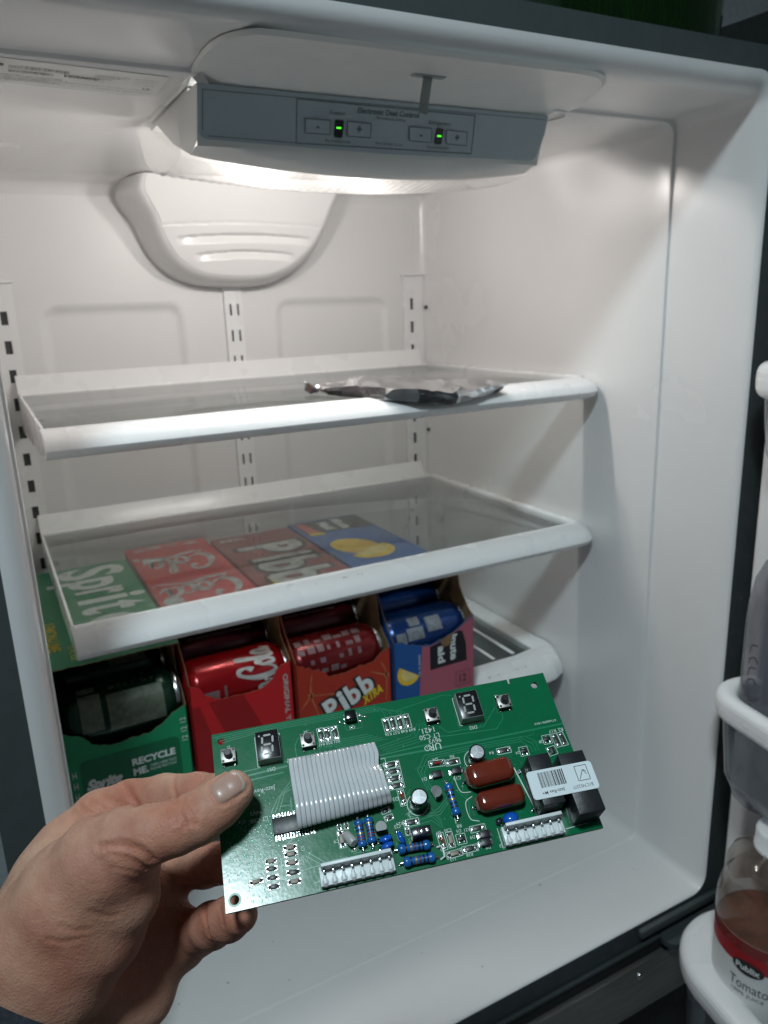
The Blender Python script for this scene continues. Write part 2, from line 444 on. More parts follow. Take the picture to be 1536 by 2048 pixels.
# rating label on the ceiling (read from below)
mb = MB(); zl = ZC - .0006
mb.prism(rrect(-.012, -.112, .128, -.048, .004), .0003, M=frame((0, 0, zl), (1, 0, 0), (0, 1, 0)))
for v in mb.v: v.y += (v.x - 0) * .06
lab = mb.build('rating_label', mat('label_paper', (.74, .73, .70), .45, noise=.03), fridge)
mb = MB(); ex = Vector((1, .06, 0)).normalized(); ey = Vector((-.06, 1, 0)).normalized(); ey2 = -ey
def LB(x, y): return Vector((x, y + x * .06, zl - .0002))
def bars(x0, x1, y0, y1, n, duty=.5):
    x = x0; w = (x1 - x0) / n
    for i in range(n):
        ww = w * random.uniform(.2, .8) * duty * 1.6
        a = LB(x, y0); b_ = LB(x + ww, y0); c_ = LB(x + ww, y1); d_ = LB(x, y1); mb.add([a, b_, c_, d_], [(0, 3, 2, 1)]); x += w
bars(.013, .055, -.098, -.090, 46); bars(.013, .045, -.087, -.080, 36)
bars(-.010, .007, -.100, -.093, 2, 1.2); bars(-.010, .007, -.092, -.086, 2, 1.2)
for r_ in range(5): bars(.002, .052 + .004 * (r_ % 3), -.074 + r_ * .0035, -.0725 + r_ * .0035, 34, .55)
for r_ in range(4): bars(.074, .100 - .006 * r_, -.098 + r_ * .005, -.0965 + r_ * .005, 18, .6)
for r_ in range(4): bars(.104, .122, -.098 + r_ * .005, -.0968 + r_ * .005, 14, .5)
for r_ in range(2): bars(.060, .124, -.068 + r_ * .007, -.0667 + r_ * .007, 40, .5)
letters(mb, 'VERMIN', LB(.0635, -.0855), ex, -ey, .0075, shear=.25, bold=.0002)
letters(mb, 'UL', LB(.117, -.074), ex, -ey, .006, bold=.0002)
mb.build('lettering', INK, lab)

# control housing hung under the ceiling
hous = MB()
P0, P1 = Vector((.146, -.100, .238)), Vector((.498, -.100, .239)); PU = (Vector((.145, -.115, .277)) - P0)
pex = (P1 - P0).normalized(); pey = (PU - pex * PU.dot(pex)).normalized(); pn = pex.cross(pey)
def PP(a, b, h=0): return P0 + pex * a + pey * b + pn * h
PW, PH = (P1 - P0).length, PU.length
# ceiling outline of the tray (x, y) and the same outline lower down
out = [(.140, .040), (.140, -.02), (.142, -.10), (.139, -.165), (.143, -.195), (.155, -.214), (.172, -.220), (.25, -.222), (.36, -.224), (.44, -.225), (.470, -.220),
       (.490, -.203), (.503, -.182), (.520, -.145), (.524, -.12), (.520, -.09), (.512, -.03), (.500, .02), (.485, .040)]
zt = FZ1 - .0008
out = [tuple(p) for p in smooth_path(out, 3)]
N = len(out)
top = [Vector((x, y, zt if y < -.117 else ZC - .0006)) for x, y in out]
lip = [Vector((x + (.325 - x) * .008, y + (0.0 if y > -.12 else .004), (zt if y < -.117 else ZC) - .0028)) for x, y in out]
hous.add(top + lip, [(j, N + j, N + (j + 1) % N, (j + 1) % N) for j in range(N)])
# sloping front apron from the lip down to the top edge of the panel
pt = [PP(PW * t, PH) for t in np.linspace(0, 1, 37)]
fr = lip[6:43]
mid1 = [a.lerp(b, .5) + Vector((0, 0, .004)) for a, b in zip(fr, pt)]
hous.add(fr + mid1 + pt, [(r * 37 + j, (r + 1) * 37 + j, (r + 1) * 37 + j + 1, r * 37 + j + 1) for r in range(2) for j in range(36)])
# face frame round the panel, lower lip curling under
def lowz(t): return .2365 - .012 * math.sin(PI * min(1, max(0, t))) ** .8
fl_ = [PP(PW * t, 0) for t in np.linspace(0, 1, 25)]
l1 = [Vector((p.x, p.y + .001, p.z - .004)) for p in fl_]
l2 = [Vector((p.x, p.y + .009, lowz(i / 24) - .002)) for i, p in enumerate(fl_)]
l3 = [Vector((p.x, p.y + .022, lowz(i / 24) - .006)) for i, p in enumerate(fl_)]
rows = [[PP(PW * t, PH) for t in np.linspace(0, 1, 25)], fl_, l1, l2, l3]
hous.add([p for r in rows for p in r], [(r * 25 + j, (r + 1) * 25 + j, (r + 1) * 25 + j + 1, r * 25 + j + 1) for r in range(4) for j in range(24)])
# ends of the box
for s_, q in ((0, lip[6]), (1, lip[42])):
    a = [PP(PW * s_, PH), PP(PW * s_, 0), l3[24 * s_], Vector((PP(PW * s_, 0).x, -.02, .250)), Vector((PP(PW * s_, 0).x, .038, ZC - .004)), Vector((PP(PW * s_, 0).x, -.05, ZC - .004))]
    hous.add(a, [(0, 1, 2, 3, 4, 5)] if s_ else [(5, 4, 3, 2, 1, 0)])
# inner reflector above the bulbs
hous.box((.146, -.085, .2765), (.498, .062, .2800))
housing = hous.build('control_housing', WHITE2, fridge, sharp=40)
# blue-grey panel with rounded lower corners
def pin(px, py): q = hitp(px, py, P0, pn); return ((q - P0).dot(pex), (q - P0).dot(pey))
mb = MB(); r_ = .008
pl = [(.0005, PH - .0005)] + [(.0005 + r_ - r_ * math.cos(t), .0015 + r_ - r_ * math.sin(t)) for t in np.linspace(0, PI / 2, 6)] + \
     [(PW * .5, -.0015)] + [(PW - .004 - r_ + r_ * math.sin(t), .0005 + r_ - r_ * math.cos(t)) for t in np.linspace(0, PI / 2, 6)] + [(PW - .0005, PH * .6), (PW - .001, PH - .0005)]
Mp = Matrix((pex, pey, pn)).transposed().to_4x4(); Mp.translation = P0
mb.prism(pl, .0022, M=Mp); mb.build('control_panel', PANEL, housing, sharp=30)
mb = MB(); inset = [(x + (.010 if x < .1 else -.004), y) for x, y in pl]
z2 = lambda x, y: (560 + x / 2.56, 80 + y / 2.56)
def prect(x0, y0, x1, y1, w=.0006):
    a = [pin(*z2(x0, y0)), pin(*z2(x1, y0)), pin(*z2(x1, y1)), pin(*z2(x0, y1))]
    return a
def pline(a, b, w, mbb, h=.0024):
    flat(mbb, stroke([a, b], w, 1), P0, pex, pey, lift=h)
def outline(mbb, quad, w=.0006, h=.0024):
    for i in range(4): pline(quad[i], quad[(i + 1) % 4], w, mbb, h)
outline(mb, [pin(*z2(*q)) for q in ((80, 298), (993, 385), (972, 580), (78, 525))], .0009)
a = (.0075, PH - .004); pline((.004, PH - .0042), (PW - .004, PH - .0035), .0006, mb); pline((.004, .008), (.004, PH - .0042), .0006, mb); pline((.008, .0042), (.09, .003), .0006, mb)
btn = [((122, 398), (250, 408), (248, 480), (122, 472)), ((338, 413), (458, 424), (455, 498), (338, 488)), ((655, 440), (768, 450), (765, 522), (655, 512)), ((843, 458), (950, 468), (945, 538), (843, 528))]
for q in btn: outline(mb, [pin(*z2(*p)) for p in q], .0007, .0034)
def ptxt(t, x, y, size, **k):
    u = pin(*z2(x, y)); letters(mb, t, PP(u[0], u[1], .0024), pex, pey, size, **k)
ptxt('Freezer', 290, 372, .0050); ptxt('Electronic Dual Control', 552, 372, .0064, bold=.0001); ptxt('Refrigerator', 812, 424, .0050)
ptxt('Recommended', 290, 515, .0040); ptxt('Recommended', 800, 548, .0040); ptxt('Temperature Setting', 560, 402, .0036); ptxt('Press & hold to set', 550, 530, .0036)
for (x, y, t) in ((186, 438, '-'), (398, 456, '+'), (713, 481, '-'), (897, 498, '+')): 
    u = pin(*z2(x, y)); letters(mb, t, PP(u[0], u[1], .0036), pex, pey, .009, bold=.0003)
mb.build('lettering', PANELD, housing)
for q in btn:
    mb = MB(); qq = [pin(*z2(*p)) for p in q]; qq = [qq[3], qq[2], qq[1], qq[0]]
    mb.prism(qq, .0032, M=Mp); mb.build('push_button', PANEL, housing, sharp=30)
GREEN = emitter('green_led', (.10, 1.0, .04), 1.6)
for (x0, y0, x1, y1), (gx_, gy_) in (((270, 408, 320, 495), (293, 446)), ((783, 450, 830, 530), (806, 488))):
    a = pin(*z2(x0, y1)); b = pin(*z2(x1, y0)); mb = MB(); mb.prism(rrect(a[0], a[1], b[0], b[1], .0015), .0034, M=Mp)
    mb.build('indicator_window', mat('indicator_black', (.006, .008, .007), .15, noise=.1), housing, sharp=30)
    u = pin(*z2(gx_, gy_)); mb = MB(); mb.prism(rrect(u[0] - .0022, u[1] - .0006, u[0] + .0022, u[1] + .0006, .0004), .0038, M=Mp); mb.build('indicator_light', GREEN, housing)
# door switch lever
from mathutils.bvhtree import BVHTree
bv = BVHTree.FromPolygons(hous.v, hous.f)
d1 = bv.ray_cast(CAM, ray(856, 152).normalized())[0]
d0 = hit(845, 228, 1, d1.y - .010)
LV = mat('grey_lever', (.30, .32, .32), .4, noise=.05)
mb = MB(); ax = (d0 - d1).normalized(); sx_ = (Vector((1, 0, 0)) - ax * ax.x).normalized()
mb.box((-.0042, 0, -.0012), (.0042, (d0 - d1).length, .0012), .001, M=frame(d1, sx_, ax))
mb.build('switch_lever', LV, housing)
mb = MB(); mb.box((d1.x - .0155, d1.y - .0045, d1.z - .0012), (d1.x + .0155, d1.y + .003, d1.z + .0016), .0008)
mb.build('lever_mount', LV, housing)
mb = MB(); mb.box((d1.x - .0150, d1.y - .0048, d1.z + .0018), (d1.x + .0155, d1.y + .004, d1.z + .0034)); mb.build('lever_slot', SLOT, housing)
# ribbed clear lamp lens below and behind the panel
mb = MB(); NL = 120; lp = []
for i in range(NL + 1):
    t = i / NL; x = .137 + (.500 - .137) * t
    zb = lowz(t * .97 + .015) - .0085 + .0005 * math.sin(i * 2.1)
    e = math.sin(PI * t) ** .5 if 0 < t < 1 else 0
    lp += [Vector((x, -.079, zb + .0015)), Vector((x, -.065, zb)), Vector((x, -.03, zb - .001 - .002 * e)), Vector((x - .002, .012, zb + .002)), Vector((x - .003, .045, zb + .016)), Vector((x - .004, .070, ZC - .0015))]
K = 6
mb.add(lp, [(i * K + j, (i + 1) * K + j, (i + 1) * K + j + 1, i * K + j + 1) for i in range(NL) for j in range(K - 1)])
Lc = [Vector((.1372, -.079, .262)), Vector((.1372, -.03, ZC - .002))]
first = lp[:K]; mb.add(first + [Lc[0], Lc[1]], [(0, 1, 2, 3, 4, 5, 7, 6)])
mb.build('lamp_lens', LENS, housing, sharp=25)
mb = MB()
BULBM = emitter('bulb_glow', (1.0, .945, .905), BULB)
for bx in (.245, .365):
    mb = MB(); mb.ball((bx, .020, .258), .0125, (1.5, 1, 1), 2); mb.build('light_bulb', BULBM, housing)

# ------------------------------------------------------------------ open door on the right, with bins
A = math.radians(10)
dd = Vector((-math.sin(A), -math.cos(A), 0)); dn = Vector((-math.cos(A), math.sin(A), 0)); up = Vector((0, 0, 1))
DO = Vector((.679, -.252, 0)) - dn * .050
def D(s, t, z): return DO + dd * s + dn * t + up * z
DM = Matrix((dd, dn, up)).transposed().to_4x4(); DM = Matrix(((dd.x, dn.x, 0, DO.x), (dd.y, dn.y, 0, DO.y), (0, 0, 1, 0), (0, 0, 0, 1)))
door = MB(); door.box((-.012, -.055, -.68), (.74, -.003, .33), .006, M=DM)
door = door.build('door', FLANGE, fridge)
mb = MB(); mb.box((.0, -.0028, -.66), (.73, .012, .31), .004, M=DM); mb.box((.002, .0115, -.655), (.030, .050, .305), .007, M=DM, seg=3); mb.box((.70, .0115, -.655), (.728, .050, .305), .007, M=DM)
mb.build('door_liner', LINER, door)
mb = MB(); mb.box((-.010, -.0025, -.67), (-.0005, .010, .32), .003, M=DM); mb.build('door_gasket', GASK, door)

def bin_(name, label, s0, s1, t0, t1, zr, hr, zb, rimw=.014, cr_=.045):
    e = empty(name, D((s0 + s1) / 2, t0, zb), label, 'door bin', 'bins hanging on the open door')
    def prof(ins, r): return [(s0 + ins, t0)] + [(s0 + ins + r - r * math.cos(a), t1 - ins - r + r * math.sin(a)) for a in np.linspace(0, PI / 2, 20)] + \
        [(s1 - ins - r + r * math.sin(a), t1 - ins - r + r * math.cos(a)) for a in np.linspace(0, PI / 2, 20)] + [(s1 - ins, t0)]
    m = MB(); N_ = len(prof(0, .03)); lo2 = []
    h = rimw / 2
    for k in range(25):
        a = 2 * PI * k / 24; ins = h - h * math.cos(a); z = zr - hr / 2 + hr / 2 * (1 if math.sin(a) > 0 else -1) * abs(math.sin(a)) ** .6
        lo2.append([DM @ Vector((p[0], p[1], z)) for p in prof(ins, cr_ - ins * .5)])
    for i in range(24): m.add(lo2[i] + lo2[i + 1], [(j, N_ + j, N_ + j + 1, j + 1) for j in range(N_ - 1)])
    m.build('rim', WHITE, e, sharp=60)
    m = MB(); lv = [(.008, zr - hr + .002), (.010, zr - hr - .03), (.013, zb + .02), (.018, zb + .006), (.03, zb)]
    lo3 = [[DM @ Vector((p[0], p[1], z)) for p in prof(i_, cr_ - .003 - i_ * .3)] for i_, z in lv] 
    lo4 = [[DM @ Vector((p[0], p[1], z)) for p in prof(i_ + .003, cr_ - .005 - i_ * .3)] for i_, z in lv]
    for q in (lo3, lo4):
        for i in range(len(q) - 1): m.add(q[i] + q[i + 1], [(j, N_ + j, N_ + j + 1, j + 1) for j in range(N_ - 1)])
    m.add(lo3[-1], [tuple(range(N_))])
    m.build('tray', CLEARP, e, sharp=60)
    return e
bin_('door_bin', 'top door bin, only its white rounded end in sight', .012, .62, .045, .101, .036, .036, -.075, .020)
bin_('door_bin', 'middle door bin with white rim and clear tray around the clear bottle', .012, .62, .045, .117, -.314, .030, -.434, .020)
bin_('door_bin', 'lowest door bin with broad white rim holding the tomato juice jar', .012, .62, .045, .160, -.628, .034, -.785, .034, .085)

# ------------------------------------------------------------------ shelves
def shelf(label):
    root = empty('glass_shelf', (0.33, .2, -.004), label, 'shelf', 'glass shelves in the refrigerator')
    m = MB()                                                  # rounded front rail
    prof_ = [(.012, 0.001), (.004, .0016), (-.004, .0005), (-.011, -.003), (-.0155, -.009), (-.017, -.016), (-.015, -.0225), (-.010, -.0265), (-.004, -.0275), (.004, -.026), (.010, -.020), (.012, -.012)]
    prof_ = [(y * (1.85 if y < 0 else 1), z * .92) for y, z in prof_]
    X0, X1 = .0005, .668; lo5 = []
    for x, sc, dy in ((X0, .96, 0), (X0 + .001, 1, 0), (.2, 1, 0), (.4, 1, 0), (.62, 1, 0), (.648, .99, .001), (.661, .95, .004), (.668, .86, .009), (.671, .68, .014)):
        lo5.append([Vector((x, .0 + dy + (y * sc), -.012 + (z + .012) * sc)) for y, z in prof_])
    n_ = len(prof_)
    for i in range(len(lo5) - 1): m.add(lo5[i] + lo5[i + 1], [(j, (j + 1) % n_, n_ + (j + 1) % n_, n_ + j) for j in range(n_)])
    m.add(lo5[0], [tuple(range(n_))]); m.add(lo5[-1], [tuple(reversed(range(n_)))])
    m.build('front_rail', WHITE, root, sharp=50)
    m = MB(); m.box((.004, .0122, -.0055), (.660, .392, -.0015), .0004); m.build('glass_panel', GLASS, root)
    m = MB()                                                  # back rail: a tall sloping lip
    pb = [(.392, -.0095), (.392, .0008), (.396, .0012), (.4085, .0245), (.4105, .0265), (.4125, .0245), (.4125, -.0095)]
    lo6 = [[Vector((x, y if x < .655 else y, (z if x < .65 else min(z, .006)))) for y, z in pb] for x in (.001, .648, .660)]
    for i in range(2): m.add(lo6[i] + lo6[i + 1], [(j, len(pb) + j, len(pb) + (j + 1) % len(pb), (j + 1) % len(pb)) for j in range(len(pb))])
    m.add(lo6[0], [tuple(reversed(range(len(pb))))]); m.add(lo6[-1], [tuple(range(len(pb)))])
    m.build('back_rail', WHITE, root, sharp=30)
    m = MB(); m.box((.6565, .010, -.0085), (.6695, .395, .0025), .0022); m.build('side_rail', WHITE, root)
    m = MB()                                                  # left rail with its tapering steel bracket below
    m.prism([(-.002, -.026), (.010, -.0275), (.40, -.052), (.4125, -.050), (.4125, .020), (.408, .026), (.395, .003), (.005, .003), (-.004, -.004)], .0026, M=frame((.0014, 0, 0), (0, 1, 0), (0, 0, 1)))
    m.build('side_bracket', WHITE, root, sharp=30)
    m = MB(); m.prism([(.02, -.026), (.40, -.052), (.4125, -.050), (.4125, .0), (.395, -.001), (.02, -.001)], .0022, M=frame((.6695, 0, 0), (0, 1, 0), (0, 0, 1)))
    m.build('side_bracket', WHITE, root, sharp=30)
    return root
s1 = shelf('upper glass shelf with the crumpled silver bag on it')
s2 = copy_tree(s1); s2['label'] = 'lower glass shelf just over the drink cartons'; s2.location.z = -.205
mb = MB()                                                     # rust specks on the lower shelf rail
for k in range(26):
    x = random.choice((random.gauss(.262, .006), random.gauss(.300, .006), random.gauss(.315, .004))); y = random.uniform(-.012, .008)
    mb.ball((x, y, .0008 + (0 if y > 0 else -abs(y) * .07)), random.uniform(.0003, .0009), (1.5, 1, .3), 1)
ob = mb.build('rust_speck', mat('rust', (.30, .17, .05), .8, noise=.3, nscale=300), None); ob.parent = s2; 
for v in ob.data.vertices: v.co -= Vector((.33, .2, -.004))

# crisper cover: glass in a white frame with a broad sloping front
cr = empty('crisper_cover', (.33, .2, -.41), 'lowest white framed glass cover under the drink cartons', 'shelf')
mb = MB(); pf = [(.062, -.4085), (.050, -.4075), (.035, -.4085), (.020, -.414), (.010, -.425), (.008, -.436), (.012, -.440), (.030, -.430), (.062, -.420)]
lo7 = [[Vector((x, .0 + y + dy, z)) for y, z in pf] for x, dy in ((-.010, 0), (.3, 0), (.60, .0), (.640, .006), (.660, .016), (.669, .030))]
for i in range(len(lo7) - 1): mb.add(lo7[i] + lo7[i + 1], [(j, (j + 1) % 9, 9 + (j + 1) % 9, 9 + j) for j in range(9)])
mb.add(lo7[0], [tuple(range(9))]); mb.add(lo7[-1], [tuple(reversed(range(9)))])
mb.build('front_rail', WHITE, cr, sharp=50)
mb = MB()
mb.box((.636, .062, -.420), (.669, .41, -.4075), .003); mb.box((-.010, .062, -.420), (.012, .41, -.4075), .003); mb.box((.0125, .385, -.420), (.6355, .41, -.4076), .003)
mb.build('cover_frame', WHITE, cr)
mb = MB(); mb.box((.012, .0622, -.4145), (.636, .385, -.4105), .0004); mb.build('glass_panel', GLASS, cr)
for x, w in ((.600, .006), (.565, .005)):
    mb = MB(); mb.box((x, .07, -.4105), (x + w, .37, -.4087), .0006); mb.build('glass_trim', WHITE, cr)
mb = MB()
for i in range(11): 
    if i not in (5,): letters(mb, 'HI' if i % 2 else '-', Vector((.520 + i * .008, .026, -.4103)), (1, 0, 0), Vector((0, 1, .35)), .0045, lift=.0012)
mb.build('lettering', INKG, cr)
dr = empty('clear_bin', (.51, .2, -.62), 'clear plastic drawer under the right end of the lowest glass cover', 'drawer')
mb = MB(); x0, x1, y0, y1, z0, z1 = .36, .655, .035, .36, -.60, -.440
for w in (0, .003):
    q = [[Vector((p[0], p[1], z)) for p in rrect(x0 + w + i_, y0 + w + i_, x1 - w - i_, y1 - w - i_, .02, 5)] for i_, z in ((0, z1), (.004, -.47), (.008, z0 + .01), (.014, z0))]
    loft(mb, q)
    mb.add(q[-1], [tuple(range(len(q[-1])))])
mb.build('tray', CLEARP, dr, sharp=50)
mb = MB(); mb.box((x0, y0 - .012, z1 - .022), (x1 - .02, y0 - .002, z1 - .004), .004); mb.build('handle', CLEARP, dr)

mb = MB()
for k in range(34):
    x, y = random.uniform(.0, .66), random.uniform(-.20, .06); mb.ball((x, y, ZF + .0003), random.uniform(.0003, .0010), (random.uniform(.8, 2), 1, .5), 1)
tag(mb.build('floor_crumbs', mat('crumb', (.16, .13, .10), .8, noise=.4, nscale=400), None), 'tiny dark crumbs scattered on the white refrigerator floor', 'crumbs', kind='stuff')

# ------------------------------------------------------------------ drink cartons, torn open at the front
ZB, ZT = -.4068, -.237
def card(name, c, n=.05): return mat(name, c, .42, noise=n, nscale=12, bump=.05, bscale=300)
def jag(pts, amp=.0014, n=6):
    out = []
    for i in range(len(pts) - 1):
        a, b = pts[i], pts[i + 1]; k = max(2, int(math.hypot(b[0] - a[0], b[1] - a[1]) / .004))
        for j in range(k):
            t = j / k; out.append((a[0] + (b[0] - a[0]) * t + (random.uniform(-amp, amp) * .5 if j else 0), a[1] + (b[1] - a[1]) * t + (random.uniform(-amp, amp) if j else 0)))
    out.append(pts[-1]); return out
def carton(x0, x1, yb, torn, side_l, side_r, main, label, y0=.0, topfront=.004, grp='drink cartons on the lowest shelf', top_tear=()):
    root = empty('drink_carton', ((x0 + x1) / 2, (y0 + yb) / 2, ZB), label, 'carton', grp)
    T = .0009; ms = [main, KRAFT]
    mb = MB()                                                 # front sheet with the torn upper edge
    poly = [(x1, ZB), *[(x, z) for x, z in reversed(jag(torn))], (x0, ZB)]
    poly = [(x0, ZB), (x1, ZB)] + list(reversed(jag(torn)))
    M = Matrix(((1, 0, 0, 0), (0, 0, -1, y0 + T), (0, 1, 0, 0), (0, 0, 0, 1)))
    mb.prism(poly, T, mi=0, mside=1, mback=1, M=M)
    mb.build('front_panel', ms, root, sharp=20)
    for nm, xx, sd, fl in (('side_panel', x0, side_l, -1), ('side_panel', x1, side_r, 1)):
        mb = MB(); prof = [(y0, ZB), (yb, ZB), (yb, ZT)] + list(reversed(jag(sd, .0008)))
        if fl > 0: mb.prism(prof, T, mi=0, mside=1, mback=1, M=frame((xx - T - .0001, 0, 0), (0, 1, 0), (0, 0, 1)))
        else: mb.prism([(-p[0], p[1]) for p in reversed(prof)], T, mi=0, mside=1, mback=1, M=frame((xx + T + .0001, 0, 0), (0, -1, 0), (0, 0, 1)))
        mb.build(nm, ms, root, sharp=20)
    mb = MB(); tp = [(x0 + .0005, yb), (x0 + .0005, y0 + topfront)] + jag([(x0 + .0005, y0 + topfront), *top_tear, (x1 - .0005, y0 + topfront)])[1:-1] + [(x1 - .0005, y0 + topfront), (x1 - .0005, yb)]
    mb.prism(tp, T, mi=0, mside=1, mback=1, M=Matrix.Translation((0, 0, ZT - T)))
    mb.build('top_panel', ms, root, sharp=20)
    mb = MB(); mb.box((x0 + .001, yb - .001, ZB + .001), (x1 - .001, yb - .0002, ZT - .001), mi=0); mb.build('back_panel', ms, root)
    mb = MB(); mb.box((x0 + .001, y0 + .001, ZB), (x1 - .001, yb - .002, ZB + .0009), mi=1); mb.build('base_panel', ms, root)
    return root
EX, EY, EZ = Vector((1, 0, 0)), Vector((0, 1, 0)), Vector((0, 0, 1))
INKW = mat('white_print', (.72, .73, .72), .45, noise=.06, nscale=60)
INKR = mat('grey_white_print', (.50, .47, .45), .5, noise=.4, nscale=60)
YEL = mat('yellow_print', (.72, .52, .03), .45, noise=.15, nscale=60)
# lemon-lime (green)
GRN = card('green_card', (.008, .23, .095)); GRND = card('dark_green_card', (.004, .12, .05))
c1 = carton(-.0245, .1035, .327, [(-.0245, -.309), (-.014, -.315), (-.004, -.320), (.003, -.330), (.019, -.336), (.040, -.335), (.064, -.334), (.076, -.328), (.084, -.322), (.092, -.317), (.1035, -.313)],
            [(.0, -.309), (.006, -.29), (.012, -.26), (.004, -.2375)], [(.0, -.313), (.010, -.300), (.030, -.288), (.034, -.262), (.036, -.2375)], GRN,
            'green drink carton at the left wall with torn front and a dark can inside', topfront=-.004)
mb = MB()
def top_word(mb, letters_, mi=0):
    # letters stacked from the back towards the front, their tops to the right
    for ch, yc, h, w, x in letters_:
        letters(mb, ch, Vector((x, yc, ZT)), -EY, EX, .1, mi=mi, fit=(w, h), bold=.003)
top_word(mb, [('S', .292, .086, .046, .052), ('p', .243, .082, .040, .034), ('r', .205, .058, .026, .052), ('i', .176, .080, .017, .062), ('t', .145, .076, .030, .060), ('e', .098, .056, .044, .052)])
mb.build('lettering', INKW, c1)
mb = MB(); letters(mb, 'LEMON-LIME', Vector((-.016, .085, ZT)), -EY, EX, .02, fit=(.085, .013), bold=.0004)
letters(mb, '12 FL OZ', Vector((-.0, .03, ZT)), -EY, EX, .02, fit=(.04, .006))
mb.build('lettering', YEL, c1)
mb = MB(); mb.prism(rrect(-.012, -.399, .092, -.347, .007), .0003, M=Matrix(((1, 0, 0, 0), (0, 0, -1, 0), (0, 1, 0, 0), (0, 0, 0, 1)))); 
mb.build('front_print', GRND, c1)
mb = MB(); F0 = lambda x, z: Vector((x, -.0003, z))
letters(mb, 'Sprite', F0(.010, -.378), EX, EZ, .02, fit=(.037, .016), shear=.35, bold=.0012)
letters(mb, 'RECYCLE', F0(.063, -.364), EX, EZ, .02, fit=(.046, .0085), bold=.0008)
letters(mb, 'ME.', F0(.048, -.376), EX, EZ, .02, fit=(.016, .0085), bold=.0008)
letters(mb, 'OPEN HERE TOO', F0(.072, -.3735), EX, EZ, .02, fit=(.028, .003)); letters(mb, 'PLEASE RECYCLE', F0(.072, -.378), EX, EZ, .02, fit=(.028, .003))
for k in range(3): letters(mb, 'H', F0(-.018, -.360 - k * .013), EX, EZ, .02, fit=(.004, .008))
for k in range(3): letters(mb, '12', F0(.098, -.330 - k * .011), EZ, -EX, .02, fit=(.006, .006))
mb.build('lettering', INKW, c1)

# cola (red)
RED = card('red_card', (.50, .012, .016)); REDD = card('dark_red_card', (.29, .007, .009)); 
c2_ = carton(.1085, .2275, .368, [(.1085, -.293), (.121, -.300), (.125, -.308), (.136, -.316), (.152, -.319), (.171, -.319), (.193, -.317), (.203, -.311), (.209, -.300), (.2275, -.291)],
             [(.0, -.293), (.012, -.275), (.03, -.26), (.042, -.2375)], [(.0, -.291), (.012, -.283), (.028, -.27), (.032, -.25), (.040, -.2375)], RED,
             'red cola carton second from the left, a bright red can showing', topfront=.045, top_tear=((.14, .050), (.19, .043)))
for pts in ([(.128, -.318), (.168, -.319), (.205, -.405), (.160, -.405)], [(.110, -.320), (.118, -.320), (.140, -.405), (.110, -.405)]):
    mb = MB(); mb.prism(pts, .0003, M=Matrix(((1, 0, 0, 0), (0, 0, -1, 0), (0, 1, 0, 0), (0, 0, 0, 1)))); mb.build('front_print', REDD, c2_)
def script(word):
    # hand-drawn flowing script, unit height about 1, returns list of stroke point lists with widths and the advance
    G = {'C': ([[(.95, .80), (.80, 1.02), (.45, 1.0), (.12, .65), (.08, .28), (.30, .02), (.65, .06), (.95, .35)], [(.95, .80), (.80, .72), (.86, .60)]], .85, [.06, .16, .10, .18, .17, .08, .04]),
         'o': ([[(.28, .5), (.06, .30), (.14, .03), (.38, .04), (.48, .28), (.36, .5), (.24, .46), (.36, .34), (.62, .40)]], .52, [.06, .13, .08, .13, .07, .04]),
         'c': ([[(.46, .42), (.34, .52), (.10, .36), (.10, .08), (.34, .02), (.60, .26)]], .50, [.10, .06, .15, .10, .04]),
         'a': ([[(.44, .44), (.26, .52), (.06, .30), (.12, .03), (.34, .12), (.46, .48)], [(.46, .50), (.42, .12), (.54, .02), (.74, .26)]], .62, [.06, .13, .13, .07, .08, .05]),
         'l': ([[(.05, .20), (.34, .70), (.40, 1.02), (.24, 1.0), (.16, .55), (.18, .10), (.34, .02), (.56, .26)]], .46, [.04, .06, .09, .13, .13, .06]),
         '-': ([[(.04, .30), (.34, .36)]], .36, [.10, .10])}
    out_, x = [], 0
    for ch in word:
        st, adv, w = G[ch]
        for s_ in st: out_.append(([(p[0] + x, p[1]) for p in s_], w))
        x += adv
    return out_, x
def put_script(mb, word, o, ex, ey, h, w, swash=True, lift=.0004, warp=None):
    st, L_ = script(word); sx = w / L_
    if swash: st = st + [([(.6, .05), (.2, -.25), (.9, -.22), (L_ * .6, -.10), (L_ * 1.02, -.30), (L_ * 1.08, -.08)], [.03, .08, .16, .12, .06, .02])]
    for pts, wd in st:
        q = [((p[0] - L_ / 2) * sx, (p[1] - .45) * h) for p in pts]
        vs, fs = stroke(q, [v * h for v in wd], 8)
        if warp: wrap(mb, vs, fs, *warp)
        else: flat(mb, (vs, fs), o, ex, ey, lift=lift)
mb = MB()
put_script(mb, 'Coca', Vector((.168, .140, ZT)), -EX, -EY, .062, .095, lift=.0005)
put_script(mb, 'Cola', Vector((.168, .262, ZT)), -EX, -EY, .062, .090, lift=.0005)
for q in (ell(.137, .318, .0, .0), ): pass
for x, y, a, b in ((.128, .352, .010, .005), (.150, .356, .013, .006), (.176, .354, .009, .004), (.204, .352, .012, .005), (.126, .118, .012, .020), (.116, .31, .005, .006)):
    e_ = ell(x, y, a, b); mb.prism(e_, .0003, M=Matrix.Translation((0, 0, ZT)))
letters(mb, 'ORIGINAL TASTE', Vector((.2195, -.0001, -.350)), -EZ, EX, .02, fit=(.085, .0062), bold=.0006)
mb.build('lettering', INKR, c2_)
mb = MB(); mb.prism(ell(.138, .296, .017, .011), .0005, M=Matrix.Translation((0, 0, ZT))); 
mb.build('badge', INKW, c2_)

